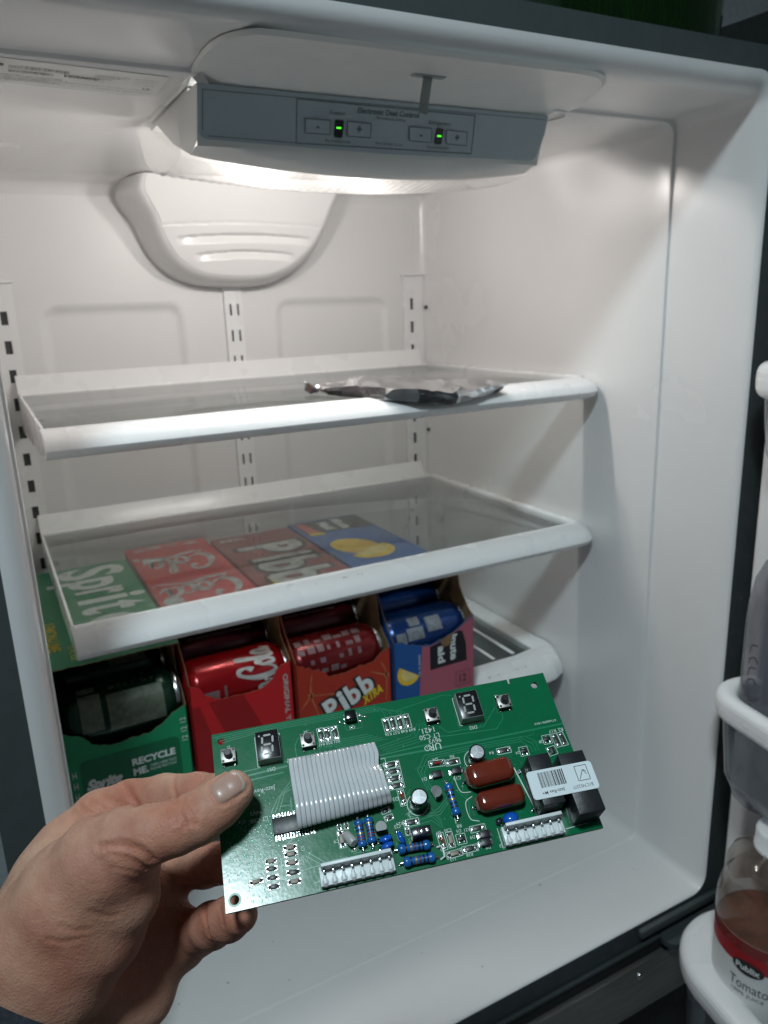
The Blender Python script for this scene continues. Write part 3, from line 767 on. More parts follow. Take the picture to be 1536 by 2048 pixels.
# cherry cola (orange-red)
ORG = card('orange_red_card', (.38, .028, .012)); MAR = card('maroon_card', (.22, .022, .018))
c3 = carton(.2325, .3585, .345, [(.2325, -.299), (.238, -.304), (.264, -.316), (.277, -.327), (.292, -.3265), (.307, -.325), (.335, -.322), (.342, -.316), (.3585, -.307)],
            [(.0, -.299), (.012, -.285), (.03, -.27), (.05, -.2375)], [(.0, -.307), (.015, -.296), (.026, -.285), (.030, -.255), (.045, -.2375)], ORG,
            'orange-red cherry cola carton third from the left, torn open at the top', topfront=.05, top_tear=((.27, .046), (.31, .055)))
mb = MB(); mb.prism([(.2335, .07), (.3575, .07), (.3575, .344), (.2335, .344)], .0002, M=Matrix.Translation((0, 0, ZT))); mb.build('top_print', MAR, c3)
STREAK = mat('pale_orange_print', (.55, .20, .08), .5, noise=.4, nscale=80)
mb = MB()
for pts in ([(.252, -.318), (.250, -.345), (.262, -.385)], [(.250, -.345), (.285, -.352), (.30, -.36)], [(.345, -.325), (.352, -.345), (.350, -.38)], [(.250, -.345), (.236, -.36)], [(.352, -.345), (.33, -.335)], [(.262, -.385), (.255, -.405)]):
    flat(mb, stroke(pts, [.0008, .0018, .0007], 4), (0, 0, 0), EX, EZ)
for p in ((.250, -.345), (.352, -.345), (.262, -.385)): mb.prism(ell(p[0], p[1], .0035, .0035, 12), .0004, M=Matrix(((1, 0, 0, 0), (0, 0, -1, 0), (0, 1, 0, 0), (0, 0, 0, 1))))
mb.build('front_print', STREAK, c3)
def tilted_word(o, ex, ey, chars, mats_, parent, lift0=.0004):
    for mi, (grow, lift) in enumerate(((1.16, lift0), (1.0, lift0 + .0004))):
        mb = MB()
        for ch, a, b, w, h in chars: letters(mb, ch, Vector(o) + Vector(ex) * a + Vector(ey) * b, ex, ey, .1, fit=(w * grow + (.004 if mi == 0 else 0), h * grow), bold=.006 if mi == 0 else .004, lift=lift)
        mb.build('lettering', mats_[mi], parent)
th = math.radians(24); ex_ = (EX * math.cos(th) + EZ * math.sin(th)); ez_ = (-EX * math.sin(th) + EZ * math.cos(th))
tilted_word((.306, 0, -.356), ex_, ez_, [('P', -.033, 0, .017, .030), ('i', -.017, 0, .008, .030), ('b', -.002, 0, .017, .030), ('b', .018, 0, .017, .030)], (INK, INKW), c3)
mb = MB(); letters(mb, 'XTRA', Vector((.330, -.0008, -.366)), ex_, ez_, .02, fit=(.030, .013), shear=.3, bold=.001); mb.build('lettering', YEL, c3)
tilted_word((.296, .19, ZT), -EY, EX, [('P', -.062, .004, .048, .092), ('i', -.018, .004, .016, .088), ('b', .020, .002, .044, .088), ('b', .070, 0, .044, .088)], (INK, INKR), c3, .0006)
mb = MB(); letters(mb, 'XTRA', Vector((.262, .112, ZT)), -EY, EX, .02, fit=(.05, .022), shear=.3, bold=.002, lift=.0009); mb.build('lettering', YEL, c3)
mb = MB(); letters(mb, 'MR', Vector((.262, .325, ZT)), EX, EY, .02, fit=(.04, .014), lift=.0006, bold=.0005); mb.build('lettering', INKR, c3)

# lemonade (blue and pink)
BLU = card('blue_card', (.010, .085, .30)); PNK = mat('pink_print', (.40, .10, .145), .45, noise=.08, nscale=20); 
BLKC = mat('black_print', (.008, .008, .012), .42, noise=.1)
c4 = carton(.3635, .4835, .356, [(.3635, -.305), (.372, -.307), (.396, -.316), (.417, -.321), (.437, -.317), (.459, -.308), (.472, -.300), (.4835, -.294)],
            [(.0, -.305), (.015, -.29), (.03, -.27), (.045, -.2375)], [(.0, -.294), (.010, -.288), (.024, -.274), (.032, -.262), (.036, -.2375)], BLU,
            'blue and pink lemonade carton at the right end of the row', topfront=.05, top_tear=((.40, .055), (.45, .045)))
FM = Matrix(((1, 0, 0, 0), (0, 0, -1, 0), (0, 1, 0, 0), (0, 0, 0, 1)))
mb = MB(); mb.prism([(.398, -.4062), (.483, -.4062), (.483, -.2955), (.472, -.3015), (.459, -.3095), (.437, -.3185), (.417, -.3225), (.405, -.320), (.402, -.350)], .0003, M=FM)
mb.build('front_print', PNK, c4); mb = MB(); mb.box((.4834, .001, -.405), (.4837, .354, -.310)); mb.build('side_print', PNK, c4)
mb = MB(); mb.prism([(.416, -.3235), (.437, -.3195), (.459, -.3105), (.466, -.3125), (.471, -.330), (.4725, -.356), (.416, -.356)], .0005, M=FM)
mb.build('front_print', BLKC, c4); mb = MB(); mb.prism([(.372, .290), (.482, .276), (.482, .350), (.372, .350)], .0004, M=Matrix.Translation((0, 0, ZT))); mb.build('top_print', BLKC, c4)
mb = MB(); letters(mb, 'inute', Vector((.452, -.0005, -.332)), -EZ, EX, .02, fit=(.036, .011), bold=.0008); mb.build('lettering', INKW, c4); mb = MB(); letters(mb, 'aid', Vector((.433, -.0005, -.338)), -EZ, EX, .02, fit=(.024, .011), bold=.0008)
mb.build('lettering', INKW, c4); mb = MB()
letters(mb, 'Minute', Vector((.440, .315, ZT + .0004)), -EY, EX, .02, fit=(.060, .018), bold=.001); mb.build('lettering', INKW, c4); mb = MB(); letters(mb, 'Maid', Vector((.414, .315, ZT + .0004)), -EY, EX, .02, fit=(.046, .018), bold=.001)
mb.build('lettering', INKW, c4)
mb = MB(); letters(mb, '12', Vector((.466, -.0003, -.380)), EX, EZ, .02, fit=(.012, .012), bold=.0008); outline(mb, [(0, 0), (1, 0), (1, 1), (0, 1)], 0) if False else None
for a, b in (((.455, -.390), (.477, -.390)), ((.477, -.390), (.477, -.370)), ((.477, -.370), (.455, -.370)), ((.455, -.370), (.455, -.390))): flat(mb, stroke([a, b], .0008, 1), (0, -.0003, 0), EX, EZ)
mb.build('lettering', mat('dark_pink_print', (.16, .03, .05), .5, noise=.1), c4)
LEM = mat('lemon_print', (.80, .56, .03), .42, noise=.25, nscale=60, c2=(.72, .38, .02)); LEMP = mat('lemon_pith_print', (.80, .62, .22), .45, noise=.2, nscale=90)
def wedge(cx, cz, R, a0, a1, k=18): return [(cx + R * math.cos(a0 + (a1 - a0) * i / k), cz + R * math.sin(a0 + (a1 - a0) * i / k)) for i in range(k + 1)]
mb = MB(); a0 = math.radians(190); a1 = math.radians(360)
mb.prism(wedge(.384, -.352, .0165, math.radians(140), math.radians(335)), .0004, M=FM); mb.build('lemon_print', LEM, c4)
mb = MB(); mb.prism(wedge(.3845, -.351, .0120, math.radians(145), math.radians(330)), .0007, M=FM); mb.build('lemon_print', LEMP, c4)
mb = MB(); TM = Matrix.Translation((0, 0, ZT))
mb.prism(ell(.408, .195, .030, .042, 26, .4), .0004, M=TM); mb.prism(wedge(.418, .165, .036, math.radians(200), math.radians(395)), .0006, M=TM); mb.build('lemon_print', LEM, c4)
mb = MB(); mb.prism(wedge(.416, .168, .027, math.radians(205), math.radians(390)), .0009, M=TM); mb.build('lemon_print', LEMP, c4)
mb = MB(); mb.prism([(.373, .287), (.392, .285), (.385, .345), (.373, .345)], .0006, M=TM); mb.build('top_print', mat('coral_print', (.62, .10, .06), .45, noise=.2), c4)
mb = MB(); mb.prism([(.373, .275), (.395, .272), (.394, .285), (.373, .287)], .0008, M=TM); mb.build('top_print', YEL, c4)
mb = MB(); letters(mb, '12 CANS', Vector((.400, -.0003, -.345)), EZ, -EX, .02, fit=(.03, .003)); mb.build('lettering', INKW, c4)

# cans lying inside
ALU = mat('aluminium', (.62, .62, .63), .25, metal=1, noise=.1, nscale=200)
CB = [(.0, .004), (.020, .006), (.0245, .0), (.0265, .001), (.0325, .010), (.0331, .014), (.0331, .104), (.0315, .109), (.0285, .1145), (.0270, .1175)]
CL = [(.0268, .1174), (.0275, .1195), (.0272, .1215), (.0262, .1215), (.0255, .1175), (.0235, .1165), (.0, .1170)]
def can(x, y, z, m, label, flip=False, roll=0.0):
    ex = -EX if flip else EX
    fr_ = frame((x, y, z), Vector((0, math.cos(roll), math.sin(roll))), ex.cross(Vector((0, math.cos(roll), math.sin(roll)))))
    r = empty('drink_can', (x, y, z), label, 'can', 'cans inside the torn cartons')
    base = Matrix.Translation((x, y, z)) @ Matrix.Rotation(PI / 2 if not flip else -PI / 2, 4, 'Y')
    mb = MB(); mb.lathe(CB, 40, M=base); mb.build('can_body', m, r, sharp=60)
    mb = MB(); mb.lathe(CL, 40, M=base); mb.box((-.006, -.012, .1172), (.006, .010, .1180), .0003, M=base); mb.build('can_lid', ALU, r, sharp=40)
    return r
def canprint(r, x, y, z, m, shapes, tilt, name='label_print'):
    # shapes in mm-free metres: x along the can, y around it; tilt turns the print up from facing the viewer
    M = Matrix.Translation((x, y, z)) @ Matrix.Rotation(PI / 2 - tilt, 4, 'X')
    mb = MB()
    for vs, fs in shapes: wrap(mb, vs, fs, M, .0331)
    return mb.build(name, m, r, sharp=60)
def rectv(x0, y0, x1, y1, n=3):
    return ([(x0 + (x1 - x0) * i / n, y, 0) for y in (y0, y1) for i in range(n + 1)], [(i, i + 1, n + 2 + i, n + 1 + i) for i in range(n)])
def tv(t, cx, cy, w, h, rot=0, **k):
    vs, fs = text2d(t, .02, **k); xs_ = [v[0] for v in vs]; ys_ = [v[1] for v in vs]
    mx, my = (max(xs_) + min(xs_)) / 2, (max(ys_) + min(ys_)) / 2; ww, hh = max(xs_) - min(xs_), max(ys_) - min(ys_)
    q = [((v[0] - mx) * w / ww, (v[1] - my) * h / hh) for v in vs]; c_, s_ = math.cos(rot), math.sin(rot)
    return [(cx + a * c_ - b * s_, cy + a * s_ + b * c_, 0) for a, b in q], fs
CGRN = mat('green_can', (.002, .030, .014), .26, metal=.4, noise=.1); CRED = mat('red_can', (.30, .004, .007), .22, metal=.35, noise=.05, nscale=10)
CORG = mat('crimson_can', (.15, .006, .008), .26, metal=.4, noise=.1); CBLU = mat('blue_can', (.006, .035, .15), .25, metal=.4, noise=.1); CDRK = mat('shaded_red_can', (.06, .003, .007), .26, metal=.4, noise=.15)  # CDRK: red cans further back, with the carton's shade put into their colour
PALE = mat('pale_can_print', (.13, .15, .11), .4, metal=.3, noise=.35, nscale=160); PALEB = mat('pale_blue_print', (.26, .28, .31), .4, metal=.3, noise=.4, nscale=200); PALER = mat('pale_pink_print', (.26, .16, .17), .4, metal=.3, noise=.4, nscale=200)
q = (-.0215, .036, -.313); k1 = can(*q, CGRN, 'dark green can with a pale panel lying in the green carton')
canprint(k1, *q, PALE, [rectv(.018, -.030, .040, .010), rectv(.046, -.034, .104, .006), rectv(.018, .013, .036, .020), tv('BEST BY', .075, .014, .05, .005)], .75)
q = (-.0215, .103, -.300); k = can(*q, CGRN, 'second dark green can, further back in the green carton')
canprint(k, *q, PALE, [rectv(.060, -.010, .10, .008)], .9)
q = (.1085, .037, -.3155); k = can(*q, CRED, 'bright red cola can with white script in the red carton')
M = Matrix.Translation(q) @ Matrix.Rotation(PI / 2 - .72, 4, 'X')
mb = MB(); put_script(mb, 'Cola', None, None, None, .030, .062, False, warp=(M @ Matrix.Translation((.078, 0, 0)) @ Matrix.Identity(4), .0331))
# turn the script so that it reads round the can
mb2 = MB()
st, L_ = script('Coca-Cola')
for pts, wd in st:
    qq = [(.080 - (p[1] - .45) * .042 + .004, (p[0] - L_ * .72) * .0155) for p in pts]
    vs, fs = stroke(qq, [v * .036 for v in wd], 8); wrap(mb2, vs, fs, M, .0331)
mb2.build('lettering', INKR, k, sharp=60)
canprint(k, *q, PALER, [rectv(.012, -.030, .034, -.017), rectv(.040, -.034, .043, -.014)], .72)
q = (.1085, .104, -.303); k = can(*q, CDRK, 'red can with shade in its colour, further back in the red carton')
canprint(k, *q, PALER, [rectv(.02, -.004, .10, .000)], 1.0)
q = (.2325, .037, -.3195); k = can(*q, CORG, 'crimson can with pale print panels in the cherry cola carton')
nl = []
for i in range(7):
    for j in range(4):
        if random.random() < .8: nl.append(rectv(.010 + i * .0125, -.026 + j * .013, .010 + i * .0125 + random.uniform(.004, .011), -.026 + j * .013 + random.uniform(.004, .010)))
canprint(k, *q, PALER, nl + [rectv(.008, -.034, .030, -.020)], .72)
q = (.2325, .104, -.303); k = can(*q, CDRK, 'crimson can with shade in its colour, further back in the cherry cola carton')
canprint(k, *q, PALER, [rectv(.02, .0, .09, .003)], .9)
q = (.3605, .038, -.318); k = can(*q, CBLU, 'blue lemonade can with white squares in the blue carton')
canprint(k, *q, PALEB, [rectv(.028, -.020, .052, -.004), rectv(.034, -.002, .050, .010), rectv(.058, -.014, .080, .006), rectv(.012, -.022, .026, -.008)], .80)
q = (.3605, .105, -.303); can(*q, CBLU, 'plain blue can, further back in the blue carton')
# collar hint of the torn flap on the lemonade carton
mb = MB(); mb.prism([(.430, -.318), (.450, -.311), (.447, -.326), (.436, -.328)], .0009, M=Matrix(((1, 0, 0, 0), (0, 0, -1, -.0012), (0, 1, 0, 0), (0, 0, 0, 1)))); mb.build('torn_flap', KRAFT, c4)

# ------------------------------------------------------------------ crumpled silver bag on the upper shelf
FOIL = mat('silver_film', (.62, .61, .61), .17, metal=.9, noise=.25, nscale=40, bump=.45, bscale=60)
DARKF = mat('dark_reflection', (.035, .034, .038), .16, spec=.8, noise=.5, nscale=40, bump=.5, bscale=110); BRNF = mat('brown_film', (.060, .052, .054), .25, noise=.4, nscale=60, bump=.3, bscale=120)  # DARKF puts the foil's dark reflection on the front into colour
bag = empty('silver_bag', (.41, .05, .005), 'crumpled silver and dark static bag on the upper glass shelf', 'bag')
nb = Vector((0, 1, 0))
_sx = [52, 160, 290, 400, 520, 590, 700, 820, 960, 1090, 1180, 1280, 1440]; _sy = [.100, .085, .052, .024, -.004, -.018, -.030, -.038, -.042, -.042, -.038, -.036, -.034]
def bp(x, y): return hit(600 + x / 3.49, 740 + y / 3.49, 1, float(np.interp(x, _sx, _sy)))
st_ = [ # x, bottom, ridge, top (photo crop), how far back the top lies
 (52, 92, 90, 88, .002), (105, 130, 122, 116, .004), (160, 148, 130, 112, .010), (205, 172, 120, 95, .018), (290, 185, 110, 96, .022), (400, 192, 112, 82, .030), (440, 195, 112, 64, .036), (520, 202, 116, 66, .045),
 (590, 208, 121, 66, .050), (700, 216, 124, 64, .052), (820, 226, 124, 62, .050), (870, 230, 132, 72, .046), (960, 235, 148, 78, .040), (1060, 238, 158, 82, .036), (1090, 236, 150, 80, .032), (1120, 220, 120, 78, .030), (1180, 214, 150, 80, .026), (1280, 180, 130, 66, .020), (1330, 165, 110, 58, .016), (1380, 130, 104, 76, .010), (1440, 106, 101, 98, .002)]
rows = []
for x, b_, r_, t_, bk in st_:
    pb_, pr, pt_ = bp(x, b_), bp(x, r_), bp(x, t_)
    # rail and shelf carry the bag: lift everything clear of the rail top
    j = lambda s_: Vector((random.uniform(-s_, s_), random.uniform(-s_, s_), random.uniform(-s_, s_)))
    m1 = pb_.lerp(pr, .5) - nb * .004 + j(.0016); m2 = pr.lerp(pt_, .45) + nb * bk * .45 + j(.0016)
    rows.append([pb_ + nb * (.006), pb_, m1, pr - nb * .002 + j(.0008), m2, pt_ + nb * bk, pt_ + nb * (bk + .010) - Vector((0, 0, .010)), pb_ + nb * (bk * .8 + .008) - Vector((0, 0, -.002))])
K = len(rows[0]); pv = [p for r in rows for p in r]
mb = MB(); 
for i in range(len(rows) - 1):
    for j_ in range(K):
        x = (st_[i][0] + st_[i + 1][0]) / 2
        dark = j_ in (1, 2) and (150 < x < 590 or 820 < x < 1085)
        mi = (1 if x < 600 and x > 280 else 2) if dark else 0
        a = [rows[i][j_], rows[i + 1][j_], rows[i + 1][(j_ + 1) % K], rows[i][(j_ + 1) % K]]; mb.add(a, [(3, 2, 1, 0)], mi)
ob = mb.build('bag_film', [FOIL, BRNF, DARKF], bag, sharp=20)
b = bmesh.new(); b.from_mesh(ob.data); bmesh.ops.remove_doubles(b, verts=b.verts[:], dist=.0002); bmesh.ops.triangulate(b, faces=b.faces[:])
bmesh.ops.subdivide_edges(b, edges=b.edges[:], cuts=1, use_grid_fill=True)
for v in b.verts: v.co += Vector((random.gauss(0, .0006), random.gauss(0, .0006), random.gauss(0, .0006)))
b.to_mesh(ob.data); b.free(); ob.data.set_sharp_from_angle(angle=math.radians(24))

# ------------------------------------------------------------------ bottles in the door
def cyl_label(mb, cx, cy, fdir, R, vs, fs, lift=.0004, mi=0, zc=0.0):
    M = Matrix.Translation((cx, cy, zc)) @ Matrix(((0, -fdir.y, fdir.x, 0), (0, fdir.x, fdir.y, 0), (1, 0, 0, 0), (0, 0, 0, 1)))
    wrap(mb, vs, fs, M, R, mi, lift)
WAT = clear('bottle_plastic', (.68, .68, .71), .06, haze=.08, hazec=(.42, .43, .45), refl=1.5)
wc = D(.072, .068, 0)
wb = empty('water_bottle', (wc.x, wc.y, -.43), 'clear plastic water bottle with a blue label in the middle door bin', 'bottle')
mb = MB(); W0 = Matrix.Translation((wc.x, wc.y, -.4375))
mb.lathe([(.0, .004), (.020, .003), (.030, .0005), (.0345, .006), (.0355, .015), (.0355, .060), (.0345, .063), (.0345, .066), (.0355, .069), (.0355, .150), (.0352, .210), (.034, .232), (.030, .255), (.022, .274), (.0155, .284), (.0130, .290), (.0130, .302), (.0, .302)], 40, M=W0)
mb.build('bottle_body', WAT, wb, sharp=60)
mb = MB(); mb.lathe([(.0, .324), (.0135, .324), (.0145, .322), (.0145, .306), (.0135, .305)], 24, M=W0); mb.build('bottle_cap', WHITE, wb)
fdir = Vector((CAM.x - wc.x, CAM.y - wc.y, 0)).normalized(); rdir = Vector((-fdir.y, fdir.x, 0))
mb = MB(); cyl_label(mb, wc.x, wc.y, (fdir * .55 + rdir * .83).normalized(), .0357, *rectv(-.03, -.022, .03, .022), zc=-.325); mb.build('bottle_label', mat('blue_label', (.02, .12, .42), .4, noise=.3, nscale=70), wb)
mb = MB()
for k_, (zz, aa) in enumerate(((-.255, 0), (-.268, 1), (-.280, 0), (-.292, 1))):
    vs, fs = stroke([(0, 0), (.006, .002), (.009, .008), (.004, .012)] if aa else [(-.002, 0), (.008, .003), (.010, .010)], .0012, 5)
    cyl_label(mb, wc.x, wc.y, (fdir * .62 - rdir * .78).normalized(), .0356, vs, fs, zc=zz)
mb.build('ink_mark', INK, wb)
jc = D(.108, .078, 0)
jb = empty('juice_jar', (jc.x, jc.y, -.77), 'wide clear tomato juice jar with red and white label and white cap', 'jar')
JAR = clear('jar_plastic', (.86, .83, .80), .05, haze=.13, hazec=(.50, .42, .35), refl=1.5)
JM = Matrix.Translation((jc.x, jc.y, 0))
mb = MB(); mb.lathe([(.0, -.768), (.045, -.770), (.054, -.762), (.0555, -.750), (.0555, -.588), (.0568, -.580), (.0572, -.566), (.0562, -.548), (.0530, -.533), (.0465, -.5255), (.0462, -.5225), (.0500, -.5165), (.0500, -.508), (.0470, -.500), (.036, -.4905), (.026, -.4868), (.0225, -.484), (.0225, -.470), (.0, -.470)], 56, M=JM)
mb.build('jar_body', JAR, jb, sharp=50)
mb = MB(); mb.lathe([(.0, -.4455), (.0225, -.4455), (.0240, -.4470), (.0246, -.4500), (.0246, -.4650), (.0254, -.4660), (.0254, -.4700), (.0246, -.4712), (.0, -.4712)], 48, M=JM)
mb.build('jar_cap', WHITE, jb, sharp=40)
RESI = mat('tomato_residue', (.20, .065, .035), .45, noise=.5, nscale=60)
mb = MB(); mb.lathe([(.0545, -.752), (.0545, -.592), (.0550, -.584), (.0, -.583)], 48, M=JM); mb.build('juice', RESI, jb, sharp=50)
mb = MB(); mb.lathe([(.0565, -.569), (.0559, -.583), (.0559, -.750)], 64, M=JM); mb.build('jar_label', mat('white_label', (.70, .70, .69), .4, noise=.03), jb)
fdir = Vector((CAM.x - jc.x, CAM.y - jc.y, 0)).normalized(); rdir = Vector((-fdir.y, fdir.x, 0))
mb = MB(); mb.lathe([(.0568, -.5695), (.0562, -.583), (.0562, -.6005)], 64, M=JM); mb.build('label_band', mat('red_label', (.36, .012, .018), .38, noise=.08), jb)
def dirn(deg): a = math.radians(deg); return (fdir * math.cos(a) + rdir * math.sin(a)).normalized()
def vert(fs2):  # swap: text runs around the jar, so x <-> y
    vs, fs = fs2; return [(v[1], v[0], 0) for v in vs], [tuple(reversed(f)) for f in fs]
mb = MB(); e_ = ell(0, 0, .0165, .0085, 28); ctr = [(0, 0, 0)] + [(p[1], p[0], 0) for p in e_]
cyl_label(mb, jc.x, jc.y, dirn(-17), .0563, ctr, [(0, (i + 1) % 28 + 1, i + 1) for i in range(28)], zc=-.6005); mb.build('label_badge', INK, jb)
mb = MB(); cyl_label(mb, jc.x, jc.y, dirn(-17), .0565, *vert(tv('Publix', 0, 0, .025, .0075, bold=.0006)), zc=-.6005); mb.build('lettering', INKW, jb)
mb = MB(); cyl_label(mb, jc.x, jc.y, dirn(-15), .0560, *vert(tv('Tomato', 0, 0, .040, .0115)), zc=-.6235)
cyl_label(mb, jc.x, jc.y, dirn(-15), .0560, *vert(tv('100% JUICE', 0, 0, .034, .0055)), zc=-.6355)
DGP = mat('dark_grey_print', (.07, .065, .065), .5, noise=.1); mb.build('lettering', DGP, jb); mb = MB()
cyl_label(mb, jc.x, jc.y, dirn(4), .0560, *vert(tv('64 FL OZ', 0, 0, .020, .004)), zc=-.705); mb.build('lettering', DGP, jb)

for ch in jb.children:
    if not ch.name.startswith('jar_cap'): ch.location.z += .013

# ------------------------------------------------------------------ on top of the cabinet, wall behind
BG = clear('dark_green_glass', (.35, .55, .28), .06, haze=.10, hazec=(.02, .06, .015), refl=1.5)
gx0, gx1 = hit(1120, 0, 1, -.06), hit(1366, 40, 1, -.06); gc = (gx0 + gx1) / 2; rj = .105
gcx = hit(1372, 20, 1, -.06).x - rj
jug = empty('green_glass_vase', (gcx, -.06, .327), 'dark green ribbed glass vase standing on top of the refrigerator', 'vase')
mb = MB(); mb.lathe([(.0, .328), (rj * .93, .328), (rj * .97, .333), (rj, .36), (rj * 1.03, .42), (rj * .9, .52), (rj * .7, .58), (rj * .68, .60), (rj * .64, .60), (rj * .85, .52), (rj * .97, .42), (rj * .94, .345), (.0, .336)], 72, M=Matrix.Translation((gcx, -.06, 0)))
for v in mb.v:
    a = math.atan2(v.y + .06, v.x - gcx); r0 = math.hypot(v.y + .06, v.x - gcx)
    if r0 > .05: s_ = 1 + .012 * math.cos(a * 36); v.x = gcx + (v.x - gcx) * s_; v.y = -.06 + (v.y + .06) * s_
mb.build('vase_body', BG, jug, sharp=60)
GLINT = mat('glint_green', (.22, .38, .12), .4, noise=.3, nscale=50);  # bright slivers: upright reflection streaks of the glass put into colour
mb = MB()
for k_ in range(60):
    a = random.uniform(0, 2 * PI); r0 = rj * .85 * random.random() ** .5; bx_, by_ = gcx + r0 * math.cos(a), -.06 + r0 * math.sin(a)
    lx, ly = random.uniform(-.02, .02), random.uniform(-.02, .02); w = random.uniform(.0008, .002)
    mb.add([(bx_ - w, by_, .338), (bx_ + w, by_, .338), (bx_ + lx + w * .6, by_ + ly, .45), (bx_ + lx - w * .6, by_ + ly, .45), (bx_ + lx * 2, by_ + ly * 2, .56)], [(0, 1, 2, 3), (3, 2, 4)])
tag(mb.build('glint_streaks', GLINT, jug), kind='stuff')
mb = MB(); q0 = hit(1305, 28, 1, -.12); mb.ball((gcx + .03, -.06, .352), .018, (1.2, 1, 1), 2); mb.build('yellow_flower', mat('yellow_petal', (.28, .26, .02), .5, noise=.3), jug)
wedge_root = empty('shadow_wedge', (.80, -.02, .327), 'dark sloping wedge standing in for a shadow on the wall above the refrigerator', 'bag')  # dark solid shaped like the slanted shadow on the wall behind
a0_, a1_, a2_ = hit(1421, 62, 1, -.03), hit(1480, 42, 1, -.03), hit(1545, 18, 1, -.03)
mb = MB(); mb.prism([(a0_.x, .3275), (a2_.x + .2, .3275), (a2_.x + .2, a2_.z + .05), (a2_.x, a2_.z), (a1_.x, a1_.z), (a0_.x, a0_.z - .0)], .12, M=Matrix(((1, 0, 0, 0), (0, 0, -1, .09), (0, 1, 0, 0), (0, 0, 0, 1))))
mb.build('wedge_body', mat('wedge_shade', (.018, .024, .023), .8, noise=.3, nscale=40, bump=.3, bscale=200), wedge_root)
mb = MB(); mb.box((-1.6, .62, -1.6), (2.6, .66, 1.3)); tag(mb.build('kitchen_wall', mat('textured_wall', (.42, .46, .47), .8, noise=.15, nscale=60, bump=.6, bscale=220), None), kind='structure')

# ------------------------------------------------------------------ circuit board held in front (board units: mm, u right, v up, h towards the viewer)
BM = Matrix(((0.95881, 0.19804, -0.20361, 0.00961), (-0.27877, 0.79351, -0.54095, -0.53206), (0.05444, 0.57543, 0.81604, -0.11511), (0, 0, 0, 1)))
BM = Matrix.Translation(BM.translation) @ BM.to_quaternion().normalized().to_matrix().to_4x4()
board = empty('circuit_board', None, 'green printed circuit board held between thumb and fingers', 'circuit board', matrix=BM)
BW, BH, TB = 152.0, 71.0, 1.6
def pb(): return MB(.001)
PCB = mat('green_solder_mask', (.003, .125, .050), .20, spec=.42, noise=.10, nscale=160)
# wavy relief of the solder mask over dense routing
nt = PCB.node_tree; b_ = nt.nodes['Principled BSDF']
tc = nt.nodes.new('ShaderNodeTexCoord'); n1 = nt.nodes.new('ShaderNodeTexNoise'); n1.inputs['Scale'].default_value = 420; n1.inputs['Detail'].default_value = 4
n2 = nt.nodes.new('ShaderNodeTexVoronoi'); n2.inputs['Scale'].default_value = 700
nt.links.new(tc.outputs['Object'], n1.inputs[0]); nt.links.new(tc.outputs['Object'], n2.inputs[0])
ad = nt.nodes.new('ShaderNodeMath'); ad.operation = 'ADD'; nt.links.new(n1.outputs[0], ad.inputs[0]); nt.links.new(n2.outputs[0], ad.inputs[1])
bp_ = nt.nodes.new('ShaderNodeBump'); bp_.inputs['Strength'].default_value = .022; bp_.inputs['Distance'].default_value = .0004
nt.links.new(ad.outputs[0], bp_.inputs['Height']); nt.links.new(bp_.outputs[0], b_.inputs['Normal'])
TRACE = mat('trace_green', (.012, .20, .095), .26, spec=.55, noise=.1, nscale=200, coat=.2)
FR4 = mat('board_edge', (.10, .20, .09), .6, noise=.2, nscale=300)
SILK = mat('silkscreen_white', (.62, .68, .64), .6, noise=.15, nscale=400)
TIN = mat('solder', (.72, .73, .74), .20, metal=1, noise=.2, nscale=700, bump=.25, bscale=900)
CHIP = mat('chip_black', (.014, .014, .016), .42, noise=.2, nscale=300)
CER = mat('chip_resistor_dark', (.03, .028, .027), .4, noise=.3, nscale=500)
CAPT = mat('ceramic_tan', (.30, .24, .19), .5, noise=.2, nscale=400)
TAN = mat('switch_plate', (.42, .40, .37), .42, metal=.6, noise=.1, nscale=300)
RBLUE = mat('resistor_blue', (.010, .115, .38), .28, noise=.15, nscale=300, coat=.3)
DBLUE = mat('disc_blue', (.006, .10, .50), .16, noise=.1, nscale=200, coat=.5)
FILM = mat('film_cap_red', (.155, .022, .010), .17, noise=.15, nscale=120, coat=.6)
NYL = mat('nylon_white', (.66, .70, .70), .38, noise=.05, nscale=200, sss=0)
RIBB = mat('ribbon_grey', (.54, .55, .56), .18, noise=.06, nscale=90)
RELAY = mat('relay_black', (.013, .015, .018), .40, noise=.25, nscale=160, bump=.1, bscale=400)
LABEL = mat('sticker_white', (.66, .72, .74), .5, noise=.03, nscale=60)

holes = [ell(3.8, 67.3, 1.55, 1.55, 20), ell(3.6, 4.0, 1.75, 1.75, 20), ell(145.9, 65.8, 1.6, 1.6, 20)]
mb = pb()
outl = [(0, 0), (BW, 0), (BW, BH), (135.5, BH), (135.5, BH - 2.2), (134.2, BH - 2.2), (134.2, BH), (0, BH)]
mb.prism(outl, TB, holes, 0, 1, 0, M=Matrix.Translation((0, 0, -TB)))
mb.build('board_base', [PCB, FR4], board, sharp=30)
mb = pb()
for (x, y) in ((3.6, 4.0),): mb.prism(ell(x, y, 2.5, 2.5, 24), .05, [ell(x, y, 1.75, 1.75, 20)], M=Matrix.Translation((0, 0, .01)))
mb.build('hole_pad', mat('pad_pale_green', (.15, .32, .22), .35, noise=.1), board)

